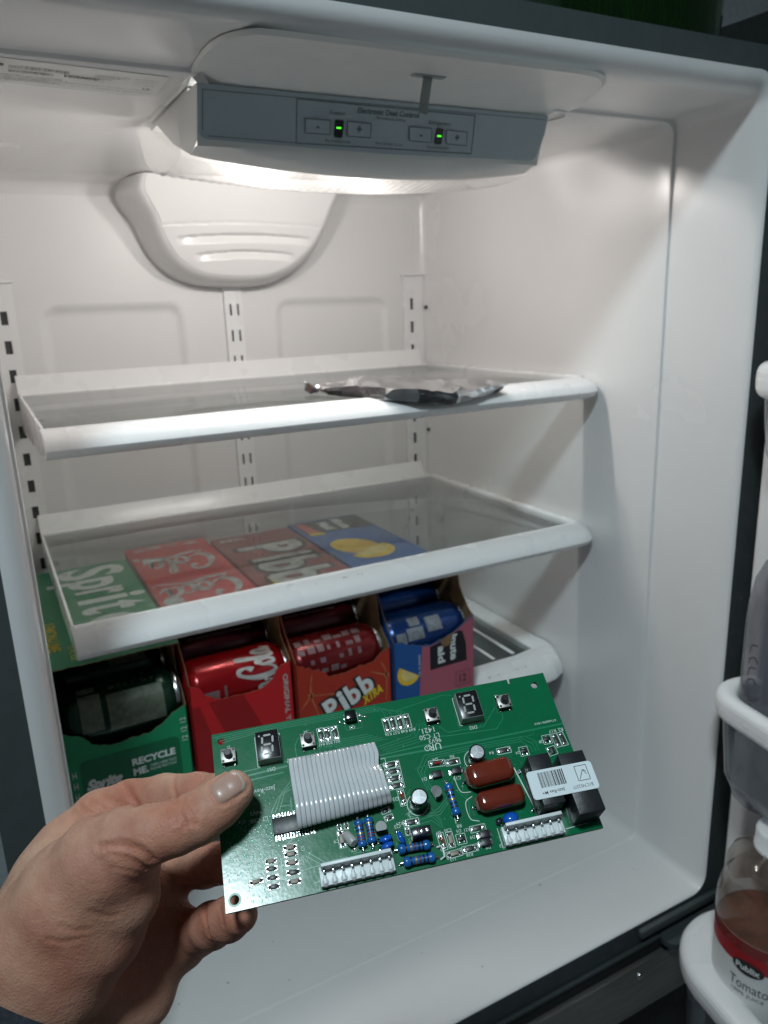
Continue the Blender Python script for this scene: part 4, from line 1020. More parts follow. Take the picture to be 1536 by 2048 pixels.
# copper traces under the mask
tr = pb()
def T(pts, w=.35, h=.04):
    vs, fs = stroke(pts, w, 1); tr.add([(v[0], v[1], h) for v in vs], fs)
for k in range(4):
    T([(1 + k, 64.5 - k * 1.0 + 5.0), (20, 70.3 - k * .75), (72 + k * 1.5, 69.9 - k * .75), (75.0 + k * 3, 66.5 - k * .6), (75.2 + k * 3, 63.4)], .28)
for k in range(5):
    T([(40 + k * 2.2, 54 - k * .1), (40.2 + k * 2.2, 56), (43.5 + k * 2.4, 58.0 - k * .9), (66 + k * 2, 58.0 - k * .95)], .3)
for k in range(4): T([(69 + k, 51.5 - k * 1.0), (84 + k * 2.5, 53.6 - k * 1.0), (87.5 + k * 1.5, 57.2 - k * .8), (88.2 + k, 58.5)], .3)
T([(69, 47.6), (92, 48.3)], .55); T([(0, 49.5), (30, 51)], .8); T([(0, 51.6), (31, 53.0)], .5); T([(1, 47.6), (28, 48.6)], .5)
T([(67.5, 46.2), (118, 45.4), (151.8, 45.6)], .85, .05)
T([(97.6, 55.1), (100.6, 51.8), (116.9, 51.3), (124.3, 58.7)], .4); T([(92, 51.6), (100.5, 50.2), (122.2, 49.1), (126.6, 53.4), (126.8, 56.1)], .4)
for k in range(3): T([(85.5 + k * 1.1, 29), (83.4 + k * 1.2, 38 - k * .8), (88.0 + k * 1.2, 43.9 - k * 1.0), (108, 44.0 - k * .9), (133.0 - k, 43.4 - k * 1.0), (137 - k * 1.4, 40.5 - k * 1.2), (137.3 - k * 1.4, 36)], .4)
for k in range(3): T([(77 + k * 1.3, 23.8), (81.5 + k * 1.2, 19.2 + k * .2), (88, 18.5 + k * 1.3), (92.4, 22.3 + k)], .4)
T([(31.6, 14.4), (38.5, 8.8), (57, 9.8)], .35); T([(33, 15.2), (39.3, 10.0), (48, 10.4)], .3)
for k in range(3): T([(21 + k * 1.6, 33), (24 + k * 1.6, 38 + k), (30.5, 44.4 - k * 1.7)], .35)
for k in range(4): T([(74, 16 + k * 1.8), (84 + k * .4, 17 + k * 1.6), (88, 13 + k)], .3)
T([(110, 18), (117, 22), (118, 30)], .5); T([(97, 27), (101, 21.5), (99.5, 14), (103.5, 12)], .35)
T([(41.5, 62.5), (36, 62), (34.4, 59), (34.4, 54)], .35); T([(57, 63.5), (57.5, 61.5), (64.4, 61.5), (64.6, 64)], .3)
T([(79.5, 66), (103, 69.3), (107, 68.4)], .3); T([(82.6, 65.8), (82.0, 63.2)], .3); T([(85.5, 57.5), (86.5, 52)], .3)
for k in range(46):                                            # dense short runs at the lower left
    x, y = random.uniform(4, 34), random.uniform(3, 36)
    if random.random() < .5: T([(x, y), (x + random.uniform(1, 5), y + random.uniform(-.4, .4)), (x + random.uniform(3, 7), y + random.uniform(-3, 3))], random.uniform(.25, .45))
    else: T([(x, y), (x + random.uniform(-.3, .3), y + random.uniform(1, 5)), (x + random.uniform(-2, 2), y + random.uniform(3, 7))], random.uniform(.25, .45))
for k in range(26):
    x, y = random.uniform(36, 148), random.uniform(3, 44); dx = random.uniform(2, 7)
    T([(x, y), (x + dx, y + .1), (x + dx + random.uniform(.6, 2), y + random.choice((-1, 1)) * random.uniform(.6, 3))], .3)
tag(tr.build('copper_trace', TRACE, board), kind='stuff')
# vias: tiny solder bumps
va = pb()
for k in range(900):
    x, y = random.gauss(14, 8), random.gauss(19, 11)
    if not (1.5 < x < 36 and 1.5 < y < 42): continue
    if math.hypot(x - 3.6, y - 4) < 6: continue
    s_ = random.uniform(.10, .26); va.ball((x, y, 0), s_, (1, random.choice((1, 1, 1.8, 2.6)), .8), 1)
for k in range(90):
    va.ball((random.uniform(36, 150), random.uniform(3, 69), 0), random.uniform(.10, .2), (1, 1, .5), 1)
tag(va.build('via_bumps', mat('via_green', (.16, .36, .26), .25, metal=.3, spec=.6, noise=.3, nscale=900), board), kind='stuff')

# silkscreen print
sk = pb()
def S(pts, w=.22): 
    vs, fs = stroke(pts, w, 1); sk.add([(v[0], v[1], .06) for v in vs], fs)
def SR(x0, y0, x1, y1, gap=False):
    S([(x0, y0), (x1, y0)]); S([(x1, y0), (x1, y1)]); S([(x1, y1), (x0, y1)]); S([(x0, y1), (x0, y0)])
def ST(t, x, y, h=1.5, deg=180, w=None):
    a = math.radians(deg); letters(sk, t, (x, y, 0), (math.cos(a), math.sin(a), 0), (-math.sin(a), math.cos(a), 0), h * 1.35, lift=.06)
S([(30.4, 52.2), (30.4, 53.8), (67.9, 53.4), (67.9, 50.4)], .3)
ST('Jazz-Rev', 19.5, 43.0, 1.9); ST('LT C80', 16.0, 31.5, 1.7); ST('94V3', 15.0, 34.5, 1.7); ST('1421.', 92.0, 54.6, 2.5); ST('LT', 95.2, 51.6, 2.2); ST('C50', 90.2, 51.8, 2.2); ST('96V3', 94.0, 49.4, 2.0)
ST('UR', 93.4, 46.8, 3.2); S([(89.9 + 1.1 * math.cos(t * .5), 46.6 + 1.1 * math.sin(t * .5)) for t in range(14)], .3); ST('c', 89.9, 46.6, 1.3)
ST('AT16060P8-14010', 144.6, 47.8, 1.0); ST('DS2', 112.2, 51.8, 1.6); ST('DS1', 23.2, 51.0, 1.6); ST('S1', 6.6, 64.2, 1.3); ST('S4', 39.8, 64.4, 1.3); ST('S3', 93.2, 63.6, 1.3); ST('S2', 126.8, 64.0, 1.3)
ST('R51 R50 R47', 49.0, 57.4, 1.3); ST('R49 R48 R37 R36', 80.2, 56.2, 1.4); ST('Q5', 60.0, 62.4, 1.5); ST('R3', 69.2, 43.2, 1.6); ST('D3', 71.6, 28.4, 1.6); ST('D4', 92, 41.2, 1.4); ST('R6', 99.4, 41.0, 1.4); ST('D1', 85.2, 34.0, 1.5); ST('C14', 99.0, 31.6, 1.5)
ST('R4', 116.6, 39.2, 1.4); ST('Q4', 128.0, 36.9, 1.3); ST('Q8', 139.8, 39.6, 1.4); ST('R17', 146.2, 43.2, 1.6); ST('R2', 150.0, 43.2, 1.6); ST('R8', 94.4, 12.7, 1.4); ST('Q3', 69.8, 17.6, 1.5); ST('R24', 71.0, 18.4, 1.4); ST('C9', 44.8, 17.0, 1.4); ST('C7', 51.0, 12.4, 1.4)
ST('D7', 85.4, 11.8, 1.3); ST('C30', 89.4, 12.0, 1.3); ST('D5', 93.6, 10.8, 1.3); ST('R21', 97.0, 10.6, 1.3); ST('D9', 98.4, 7.4, 1.3); ST('D8', 103.4, 2.4, 1.3); ST('L12', 88.4, .9, 1.2); ST('R38', 95.4, 1.3, 1.3); ST('J3', 108.6, 1.9, 1.3); ST('P1', 34.9, 1.2, 1.3); ST('R32', 30.0, 12.6, 1.3, 90); ST('C5', 31.5, 17, 1.3, 90)
for k in range(7): ST(random.choice(('R41', 'C12', 'R28', 'C3', 'R19')), random.uniform(8, 15), 8 + k * 4.0, 1.2)
S([(124.0, 31), (127, 13.5), (126.4, 12.8)], .5); S([(136.6, 2.6), (150.8, 3.4), (151.0, 6)], .3); S([(109.2, 8.6), (109.2, .9), (113, .7)], .25); S([(135.8, .8), (136.0, 8.4)], .25)
S(smooth_path([(101.8, 36), (98.2, 33.4), (98.8, 26), (103, 24.8)], 5), .3); S(smooth_path([(103, 23), (99.6, 21), (99.6, 14.6), (103, 12.8)], 5), .3)
S([(80 + 4.4 * math.cos(t * .3), 24.3 + 4.4 * math.sin(t * .3)) for t in range(22)], .3)
S([(108.5 + 4.4 * math.cos(t * .3), 37.6 + 4.4 * math.sin(t * .3)) for t in range(22)], .3)
S([(93.4, 31.6), (93.4, 13.8)], .25); S([(57.2, 68.6), (63.2, 68.6), (63.2, 64.2)], .2); S([(63.2, 67.2), (66.5, 66.2)], .2); S([(63.2, 65.0), (64.4, 64.6)], .2); S([(69.2, 46.0), (71, 46), (71, 44.2)], .25)
sk.build('silkscreen', SILK, board)

# surface-mount chips: body and two soldered ends each
def smd(u, v, L=3.2, Wd=1.5, ang=0, body=CER, h=.55, box=True, name='chip_resistor'):
    b2 = pb(); M = Matrix.Translation((u, v, 0)) @ Matrix.Rotation(math.radians(ang), 4, 'Z')
    b2.box((-L * .31, -Wd * .40, .05), (L * .31, Wd * .40, h), .08, M=M)
    o = b2.build(name, body, board)
    e2 = pb()
    for s_ in (-1, 1):
        e2.ball((s_ * L * .40, 0, .05), 1, (L * .17, Wd * .46, h * .95), 1, M=M)
        e2.box((s_ * L * .40 - L * .14, -Wd * .5, .02), (s_ * L * .40 + L * .14, Wd * .5, .12), M=M)
    e2.build('solder_end', TIN, o)
    if box:
        c_, s2 = math.cos(math.radians(ang)), math.sin(math.radians(ang)); q = []
        for a, b3 in ((-L * .62, -Wd * .72), (L * .62, -Wd * .72), (L * .62, Wd * .72), (-L * .62, Wd * .72)): q.append((u + a * c_ - b3 * s2, v + a * s2 + b3 * c_))
        box_lines.append(q)
    return o
box_lines = []
for u, v0, v1 in ((46.1, 63.4, 59.7), (48.9, 63.2, 59.5), (52.2, 63.1, 59.5)): smd(u, (v0 + v1) / 2, 5.2, 1.9, 92)
for u in (74.9, 77.9, 81.0, 84.3): smd(u, 60.45, 5.2, 1.9, 92)
for v in (42.7, 39.8, 36.7, 33.6): smd(73.2, v, 5.4, 1.9, 0)
smd(99.1, 38.65, 5.0, 1.9); smd(122.2, 39.0, 5.0, 1.9); smd(75.7, 17.9, 5.2, 1.9); smd(101.5, 10.2, 5.2, 1.8); smd(89.5, 2.75, 5.2, 1.8, 3, CAPT, .9, name='chip_capacitor'); smd(96.2, 3.3, 5.2, 1.8)
smd(146.4, 38.8, 5.0, 1.9, 95); smd(149.3, 38.9, 5.0, 1.9, 95); smd(89.5, 8.2, 4.9, 1.9, 90, CAPT, .9, name='chip_capacitor'); smd(47.0, 17.3, 5.4, 2.0, 92, CAPT, 1.0, name='chip_capacitor'); smd(66.6, 24.6, 3.0, 1.5, 10); smd(67.2, 21.6, 3.0, 1.5, 10)
smd(46.9, 22.2, 2.2, 1.2, 90); smd(49.7, 22.0, 2.2, 1.2, 90); smd(73.4, 14.8, 2.4, 1.3, 90)
for v, nm in ((18.4, 1), (15.85, 1), (12.65, 1), (9.1, 0), (5.75, 1)): smd(26.5, v, 4.6, 1.9, -3, CAPT if nm else CER, .9, name='chip_capacitor' if nm else 'chip_resistor')
for v in (14.9, 12.1, 8.85, 5.55): smd(18.6, v, 4.0, 1.8, -2, CER if v != 14.9 else CAPT, .8)
smd(12.3, 8.7, 4.8, 1.7, 4, CAPT, .9, name='chip_capacitor')
mb = pb()
for q in box_lines:
    for i in range(4):
        vs, fs = stroke([q[i], q[(i + 1) % 4]], .2, 1); mb.add([(v[0], v[1], .065) for v in vs], fs)
mb.build('silkscreen', SILK, board)
# black power diodes and small transistors
def sma(u, v, L=5.4, Wd=2.9, ang=0, name='power_diode'):
    M = Matrix.Translation((u, v, 0)) @ Matrix.Rotation(math.radians(ang), 4, 'Z')
    m = pb(); m.box((-L * .37, -Wd / 2, .15), (L * .37, Wd / 2, 2.1), .35, M=M); o = m.build(name, CHIP, board)
    m = pb()
    for s_ in (-1, 1): m.box((s_ * L * .42 - .9, -Wd * .40, .03), (s_ * L * .42 + .9, Wd * .40, .45), .12, M=M)
    m.build('solder_end', TIN, o)
for u, v in ((90.8, 34.4), (99.2, 34.4), (103.3, 7.1), (102.8, 4.1)): sma(u, v)
def sot(u, v, ang=0):
    M = Matrix.Translation((u, v, 0)) @ Matrix.Rotation(math.radians(ang), 4, 'Z')
    m = pb(); m.box((-.75, -1.5, .15), (.75, 1.5, 1.15), .15, M=M); o = m.build('small_transistor', CHIP, board)
    m = pb()
    for a, b3 in ((-1.2, -.95), (-1.2, .95), (1.2, 0)): m.box((a - .5, b3 - .3, .03), (a + .5, b3 + .3, .5), .1, M=M)
    m.build('solder_end', TIN, o)
    for a, b3 in ((0, 0),): 
        q = [(-2.0, -1.9), (2.0, -1.9), (2.0, 1.9), (-2.0, 1.9)]; m = pb()
        for i in range(4):
            vs, fs = stroke([q[i], q[(i + 1) % 4]], .2, 1); m.add([M @ Vector((v_[0], v_[1], .065)) for v_ in vs], fs)
        m.build('silkscreen', SILK, o)
for u, v, a in ((142.4, 40.0, 90), (130.7, 37.0, 90), (142.8, 34.7, 8), (93.8, 7.6, 90)): sot(u, v, a)
# glass diodes with a red band body
GLR = mat('diode_glass_red', (.36, .05, .022), .12, noise=.4, nscale=600, coat=.6)
for u, v, a in ((74.35, 28.4, 92), (92.2, 39.35, -4), (86.0, 8.2, 92)):
    M = Matrix.Translation((u, v, .85)) @ Matrix.Rotation(math.radians(a), 4, 'Z')
    m = pb(); m.cyl((-1.3, 0, 0), (1.3, 0, 0), .72, n=14, M=M); o = m.build('glass_diode', GLR, board)
    m = pb(); m.cyl((-1.35, .2, .45), (.5, .2, .45), .30, n=8, M=M); m.build('diode_band', CER, o)
    m = pb()
    for s_ in (-1, 1): m.cyl((s_ * 1.3, 0, 0), (s_ * 2.2, 0, 0), .80, n=14, M=M); m.box((s_ * 2.0 - .8, -.9, -.83), (s_ * 2.0 + .8, .9, -.5), M=M)
    m.build('solder_end', TIN, o)
    m = pb(); q = [(-3.4, -1.4), (3.4, -1.4), (3.4, 1.4), (-3.4, 1.4)]
    for i in range(4):
        vs, fs = stroke([q[i], q[(i + 1) % 4]], .2, 1); m.add([M @ Vector((v_[0], v_[1], -.78)) for v_ in vs], fs)
    m.build('silkscreen', SILK, o)

# tact switches
def switch(u, v):
    m = pb(); m.box((-2.9, -2.9, .3), (2.9, 2.9, 3.1), .3); o = m.build('tact_switch', BLACKP, board, loc=(u * .001, v * .001, 0))
    m = pb(); m.box((-3.0, -3.0, 3.1), (3.0, 3.0, 3.5), .15); m.box((-3.05, -1.2, .5), (-2.9, 1.2, 3.3)); m.build('switch_plate', TAN, o)
    m = pb()
    for a in (-2.25, 2.25):
        for b3 in (-2.25, 2.25): m.cyl((a, b3, 3.4), (a, b3, 3.75), .55, n=12)
    m.build('rivet', BLACKP, o)
    m = pb(); m.cyl((0, 0, 3.4), (0, 0, 6.6), 1.65, 1.6, n=20); m.cyl((0, 0, 6.6), (0, 0, 6.9), 1.6, 1.3, n=20); m.build('actuator', BLACKP, o)
    m = pb()
    for a in (-2.2, 2.2):
        for b3 in (-3.5, 3.5): m.ball((a, b3, .2), .62, (1, .9, .8), 2); m.box((a - .35, b3 - .4 if b3 > 0 else b3, .1), (a + .35, b3 if b3 > 0 else b3 + .6, .8))
    m.build('solder_leg', TIN, o)
    return o
sw = switch(6.5, 59.2)
for u, v in ((40.1, 59.3), (95.2, 59.9), (128.5, 59.7)):
    c_ = copy_tree(sw, board); c_.location = (u * .001, v * .001, 0)

# seven-segment displays (upside down as the board is)
DSP = mat('display_face_black', (.010, .011, .013), .22, noise=.1, nscale=300); SEG = mat('segment_grey', (.34, .33, .31), .4, noise=.08, nscale=300); DSHELL = mat('display_shell', (.34, .34, .33), .45, noise=.06, nscale=200)
def display(u, v):
    m = pb(); m.box((-4.9, -6.2, .2), (4.9, 6.2, 5.9), .15); o = m.build('digit_display', DSHELL, board, loc=(u * .001, v * .001, 0))
    m = pb(); m.box((-4.75, -6.05, 5.9), (4.75, 6.05, 6.05), .04); m.build('display_face', DSP, o)
    sg = [((-1.55, 4.05), (1.75, 4.05)), ((-1.9, .0), (1.5, .0)), ((-2.2, -4.05), (1.2, -4.05)), ((2.15, .5), (2.4, 3.6)), ((-2.25, .45), (-1.95, 3.6)), ((1.65, -3.6), (1.85, -.5)), ((-2.75, -3.6), (-2.5, -.5))]
    for a, b3 in sg:
        a = Vector((*a, 0)); b3 = Vector((*b3, 0)); t = (b3 - a).normalized(); n_ = Vector((-t.y, t.x, 0)); hw = .42
        m = pb(); m.prism([tuple((a + t * .0)[:2]), tuple((a + t * .4 - n_ * hw)[:2]), tuple((b3 - t * .4 - n_ * hw)[:2]), tuple(b3[:2]), tuple((b3 - t * .4 + n_ * hw)[:2]), tuple((a + t * .4 + n_ * hw)[:2])], .08, M=Matrix.Translation((0, 0, 6.05)))
        m.build('segment', SEG, o, sharp=20)
    m = pb(); m.prism(ell(-3.2, 4.1, .42, .42, 12), .08, M=Matrix.Translation((0, 0, 6.05))); m.build('segment', SEG, o)
    return o
ds = display(23.25, 59.5); c_ = copy_tree(ds, board); c_.location = (.1121, .0602, 0)
m = pb()
for u, v in ((23.25, 59.5), (112.1, 60.2)):
    q = [(u - 5.3, v - 6.6), (u + 5.3, v - 6.6), (u + 5.3, v + 6.6), (u - 5.3, v + 6.6)]
    for i in range(4):
        vs, fs = stroke([q[i], q[(i + 1) % 4]], .25, 1); m.add([(a[0], a[1], .065) for a in vs], fs)
m.build('silkscreen', SILK, board)

# infrared sensor at the top edge with round solder dots
m = pb(); m.box((57.6, 64.3, .3), (62.4, 68.6, 4.6), .5); o = m.build('sensor', mat('sensor_black', (.010, .010, .011), .16, noise=.2), board)
m = pb()
for u, v in ((55.1, 65.9), (57.3, 66.7), (57.2, 64.7), (64.3, 67.2), (66.5, 66.0), (64.1, 64.6), (59.8, 62.3)): m.ball((u, v, .1), .72 if u != 59.8 else .45, (1, 1, .6), 2)
m.build('solder_dot', TIN, o)

# electrolytic capacitors standing up
def elec(u, v, r, h, tilt=(0, 0)):
    M = Matrix.Translation((u, v, 0)) @ Matrix.Rotation(tilt[0], 4, 'X') @ Matrix.Rotation(tilt[1], 4, 'Y')
    m = pb(); m.lathe([(.0, .4), (r * .96, .4), (r, .8), (r, 1.6), (r * .94, 1.9), (r, 2.2), (r, h - .6), (r * .93, h - .1), (r * .80, h), (r * .78, h - .12)], 32, M=M); o = m.build('electrolytic_capacitor', mat('capacitor_sleeve', (.012, .013, .015), .22, noise=.1), board, sharp=40)
    m = pb(); m.lathe([(r * .80, h - .10), (.0, h - .06)], 32, M=M); m.build('capacitor_top', mat('capacitor_aluminium', (.62, .64, .66), .34, metal=.7, noise=.3, nscale=500), o)
    m = pb()
    for k in range(3): 
        a = math.radians(90 + 120 * k); vs, fs = stroke([(0, 0), (math.cos(a) * r * .72, math.sin(a) * r * .72)], .45, 1); m.add([M @ Vector((x[0], x[1], h - .03)) for x in vs], fs)
    m.build('vent_score', mat('score_white', (.85, .86, .87), .3, metal=.5, noise=.1), o)
    m = pb(); m.lathe([(r * 1.005, 2.4), (r * 1.005, h - .9)], 6, a0=math.radians(60), a1=math.radians(100), M=M); m.build('polarity_stripe', mat('stripe_grey', (.45, .46, .46), .4, noise=.1), o)
elec(80.0, 24.3, 3.6, 9.5); elec(108.5, 37.6, 3.5, 9.0)
# small pale capacitor lying at a slant
m = pb(); M = Matrix.Translation((50.2, 16.0, 2.2)) @ Matrix.Rotation(math.radians(-62), 4, 'Z') @ Matrix.Rotation(math.radians(70), 4, 'Y'); m.lathe([(.0, -3.0), (1.75, -3.0), (1.9, -2.6), (1.9, 2.2), (1.6, 2.6), (.0, 2.6)], 20, M=M); o = m.build('small_capacitor', mat('pale_grey_sleeve', (.40, .40, .39), .35, noise=.15, nscale=200), board, sharp=40)
m = pb(); m.cyl((49.0, 18.5, 2.0), (48.7, 19.6, .1), .25, n=8); m.cyl((51.2, 13.9, 1.6), (51.6, 12.8, .1), .25, n=8); m.ball((51.6, 12.8, .1), .6, (1, 1, .6), 1); m.build('solder_leg', TIN, o)

# transistors in half-round cases
def to92(u, v, ang, body=CHIP, tip=None, h=5.2, lean=.25):
    M = Matrix.Translation((u, v, 0)) @ Matrix.Rotation(math.radians(ang), 4, 'Z') @ Matrix.Rotation(lean, 4, 'X')
    m = pb(); pts = [(2.3 * math.cos(a), 2.3 * math.sin(a)) for a in np.linspace(math.radians(-35), math.radians(215), 16)]
    m.prism(pts, h - 1.4, M=M @ Matrix.Translation((0, 0, 1.4))); o = m.build('transistor', body, board, sharp=30)
    if tip: m = pb(); m.prism([(p[0] * .97, p[1] * .97) for p in pts], .12, M=M @ Matrix.Translation((0, 0, h))); m.build('case_top', tip, o)
    m = pb()
    for a in (-1.27, 0, 1.27): m.cyl((a, -.2, 1.6), (a * 1.2, -.4, -.1), .25, n=6, M=M); m.ball((a * 1.25, -.7, .05), .55, (1, 1, .6), 1, M=M)
    m.build('solder_leg', TIN, o)
to92(88.4, 26.6, -70, lean=.1); to92(62.8, 18.0, 0, tip=mat('case_grey', (.30, .31, .31), .4, noise=.15), lean=.15)

# axial resistors with bands
BANDS = [mat('band_brown', (.10, .030, .020), .4, noise=.1), mat('band_black', (.012, .012, .02), .4, noise=.1), mat('band_gold', (.42, .30, .12), .3, metal=.6, noise=.1), mat('band_red', (.22, .02, .05), .4, noise=.1)]
def axial(a, b, r, h, bands=(0, 1, 2, 3)):
    a = Vector((a[0], a[1], h)); b = Vector((b[0], b[1], h)); L = (b - a).length; t = (b - a) / L
    prof = [(0, 0), (.02, .6), (.05, .95), (.10, 1.08), (.17, 1.06), (.23, .86), (.28, .82), (.72, .82), (.77, .86), (.83, 1.06), (.90, 1.08), (.95, .95), (.98, .6), (1, 0)]
    m = pb(); m.tube([a + t * L * q for q, _ in prof], [max(.02, r * k) for _, k in prof], 18, caps=False); o = m.build('axial_resistor', RBLUE, board, sharp=50)
    for k, q in zip(bands, (.245, .40, .52, .64, .755)):
        m = pb(); rr_ = r * (.84 if .28 < q < .72 else .875); m.cyl(a + t * L * (q - .028), a + t * L * (q + .028), rr_ + .02, n=18, caps=False); m.build('colour_band', BANDS[k], o)
    m = pb()
    for e, s_ in ((a, -1), (b, 1)):
        p1 = e + t * s_ * .9; p2 = Vector((p1.x + t.x * s_ * .3, p1.y + t.y * s_ * .3, .05)); m.tube([e, p1, p2], .32, 8); m.ball((p2.x, p2.y, .1), .8, (1, 1, .6), 2)
    m.build('resistor_lead', TIN, o)
axial((93.9, 29.6), (94.3, 16.0), 1.75, 2.2, (0, 1, 2, 1, 1)); axial((54.6, 22.7), (54.5, 11.9), 1.75, 2.0, (0, 1, 2, 3, 0)); axial((58.7, 22.9), (58.5, 12.6), 1.75, 2.0, (2, 0, 1, 3, 0))
axial((67.6, 8.3), (80.9, 7.6), 1.85, 2.1, (1, 2, 0, 1, 1)); axial((68.6, 3.2), (81.6, 2.8), 1.85, 2.1, (1, 2, 0, 1, 1))
m = pb(); m.tube([(83.3, 6.4, .5), (84.9, 6.3, 1.6), (85.3, 4.5, 1.8), (85.2, 2.2, 1.6), (83.6, 1.7, .5)], .42, 8); m.build('jumper_wire', mat('wire_insulation', (.70, .72, .70), .4, noise=.05), board)
# blue ceramic discs
def disc(u, v, ang, rx=2.9, h=2.8, lean=.5, thick=.62):
    M = Matrix.Translation((u, v, h)) @ Matrix.Rotation(math.radians(ang), 4, 'Z') @ Matrix.Rotation(lean, 4, 'X')
    m = pb(); m.ball((0, 0, 0), 1, (rx, 1.25 * thick * 1.6, rx * .8), 3, M=M); o = m.build('disc_capacitor', DBLUE, board, sharp=180)
    m = pb()
    for s_ in (-1, 1): m.cyl((s_ * rx * .75, 0, -rx * .5), (s_ * rx * 1.0, .2, -h), .28, n=8, M=M); 
    m.ball((u - rx * math.cos(math.radians(ang)) * 1.1, v - rx * math.sin(math.radians(ang)) * 1.1, .1), .8, (1, 1, .6), 2); m.build('solder_leg', TIN, o)
disc(63.9, 13.2, 8, 2.7); disc(63.9, 10.6, 12, 2.7); disc(69.9, 12.4, -75, 2.9, 2.8, .3); disc(115.0, 10.4, 8, 3.4, 3.2, .7, 1.1)
m = pb(); m.ball((110.4, 10.6, 1.2), 1.4, (1, 1, .9), 2); m.build('varistor', mat('varistor_dark', (.02, .02, .03), .25, noise=.2), board)
# upright black switching chip
m = pb(); m.box((74.0, 10.3, .8), (81.6, 13.6, 7.6), .3); o = m.build('switching_chip', mat('chip_blue_black', (.014, .014, .026), .30, noise=.2, nscale=200), board)
m = pb(); 
for k in range(3): m.box((75.2 + k * 2.2, 11.2, 7.6), (76.4 + k * 2.2, 12.6, 7.75), .05)
m.build('chip_mark', TIN, o)
m = pb()
for k in range(4): m.box((74.6 + k * 2, 13.5, -.1), (75.3 + k * 2, 14.2, 1.6))
m.build('solder_leg', TIN, o)
# red-brown film capacitors
def film(c, L, Wd, h0, h1, ang):
    M = Matrix.Translation((c[0], c[1], (h0 + h1) / 2)) @ Matrix.Rotation(math.radians(ang), 4, 'Z')
    b = bmesh.new(); bmesh.ops.create_cube(b, size=1, matrix=Matrix.Diagonal((L, Wd, h1 - h0, 1))); bmesh.ops.bevel(b, geom=b.edges[:], offset=min(Wd, h1 - h0) * .40, segments=5, profile=.5, affect='EDGES')
    for v in b.verts: v.co.z += .25 * math.sin(v.co.x * .35) ; v.co.y += .12 * math.sin(v.co.x * .5 + 1)
    m = pb(); m.bm(b, M=M); o = m.build('film_capacitor', FILM, board, sharp=70)
    m = pb(); m.ball((-L * .5, 0, -.5), 1, (.9, Wd * .33, 1.8), 2, M=M); m.build('capacitor_foot', mat('foot_brown', (.20, .12, .10), .4, noise=.3, nscale=200), o)
    m = pb(); m.cyl((-L * .53, 0, -1.2), (-L * .53 - .5, 0, -h0 - (h1 - h0) / 2), .4, n=8, M=M); m.ball((-L * .55, 0, -(h0 + h1) / 2), 1.0, (1, 1, .7), 2, M=M); m.build('solder_leg', TIN, o)
film((112.0, 29.4), 20.0, 9.8, .8, 9.2, 1.5); film((113.2, 18.6), 20.0, 8.2, .6, 8.0, 1.5)
# relays and the bar-code sticker across them
def relay(x0, y0, x1, y1, h):
    m = pb(); m.box((x0, y0, .3), (x1, y1, h), .5); o = m.build('relay', RELAY, board)
    m = pb(); m.box((x0 - .25, y0 - .2, .1), (x1 + .25, y1 + .2, .9), .2); m.build('relay_base', BLACKP, o)
    m = pb(); m.box((x0 + 1.2, y0 + .8, h), (x1 - 1.2, y1 - .8, h + .06), .02); m.build('relay_top', RELAY, o); return o
relay(126.9, 9.3, 136.2, 30.0, 13.4); relay(139.6, 3.2, 150.8, 28.2, 13.4)
m = pb(); m.cyl((125.2, 28.5, 0), (125.2, 28.5, 1.6), .8, n=12); m.ball((125.6, 12.2, .2), .9, (1, 1, .8), 2); m.ball((138.4, 26.0, .2), .9, (1, 1, .8), 2); m.build('solder_dot', TIN, board)
lm = Matrix.Translation((137.6, 17.6, 13.62)) @ Matrix.Rotation(math.radians(180 - 1.0), 4, 'Z')
m = pb(); poly = rrect(-14.2, -5.7, 13.8, 5.7, 1.4, 5); m.prism(poly, .12, M=lm); stk = m.build('barcode_sticker', LABEL, board)
m = pb(); x = -1.4
random.seed(11)
while x < 9.6:
    w = random.choice((.16, .16, .32, .48)); m.box((x, -4.6, .12), (x + w, 1.6, .135), M=lm); x += w + random.choice((.16, .16, .32))
def LT(t, x, y, w, h, **k):
    vs, fs = text2d(t, 3, **k); xs_ = [v[0] for v in vs]; ys_ = [v[1] for v in vs]; ww = max(xs_) - min(xs_); hh = max(ys_) - min(ys_); mx = (max(xs_) + min(xs_)) / 2; my = (max(ys_) + min(ys_)) / 2
    m.add([lm @ Vector((x + (v[0] - mx) * w / ww, y + (v[1] - my) * h / hh, .135)) for v in vs], fs)
LT('Jazz-Rev M+', 4.9, 3.5, 9.6, 1.7, bold=.03); LT('B1C7452377', -7.6, 3.7, 8.6, 1.3)
for a, b3 in (((-11.6, -4.4), (-6.6, -4.4)), ((-6.6, -4.4), (-6.6, 1.6)), ((-6.6, 1.6), (-11.6, 1.6)), ((-11.6, 1.6), (-11.6, -4.4)), ((-10.8, -.6), (-9.6, -2.6)), ((-9.6, -2.6), (-7.4, 1.0)), ((-9.6, -2.6), (-10.9, -1.9))):
    vs, fs = stroke([a, b3], .26, 1); m.add([lm @ Vector((v[0], v[1], .135)) for v in vs], fs)
m.build('lettering', INK, stk)
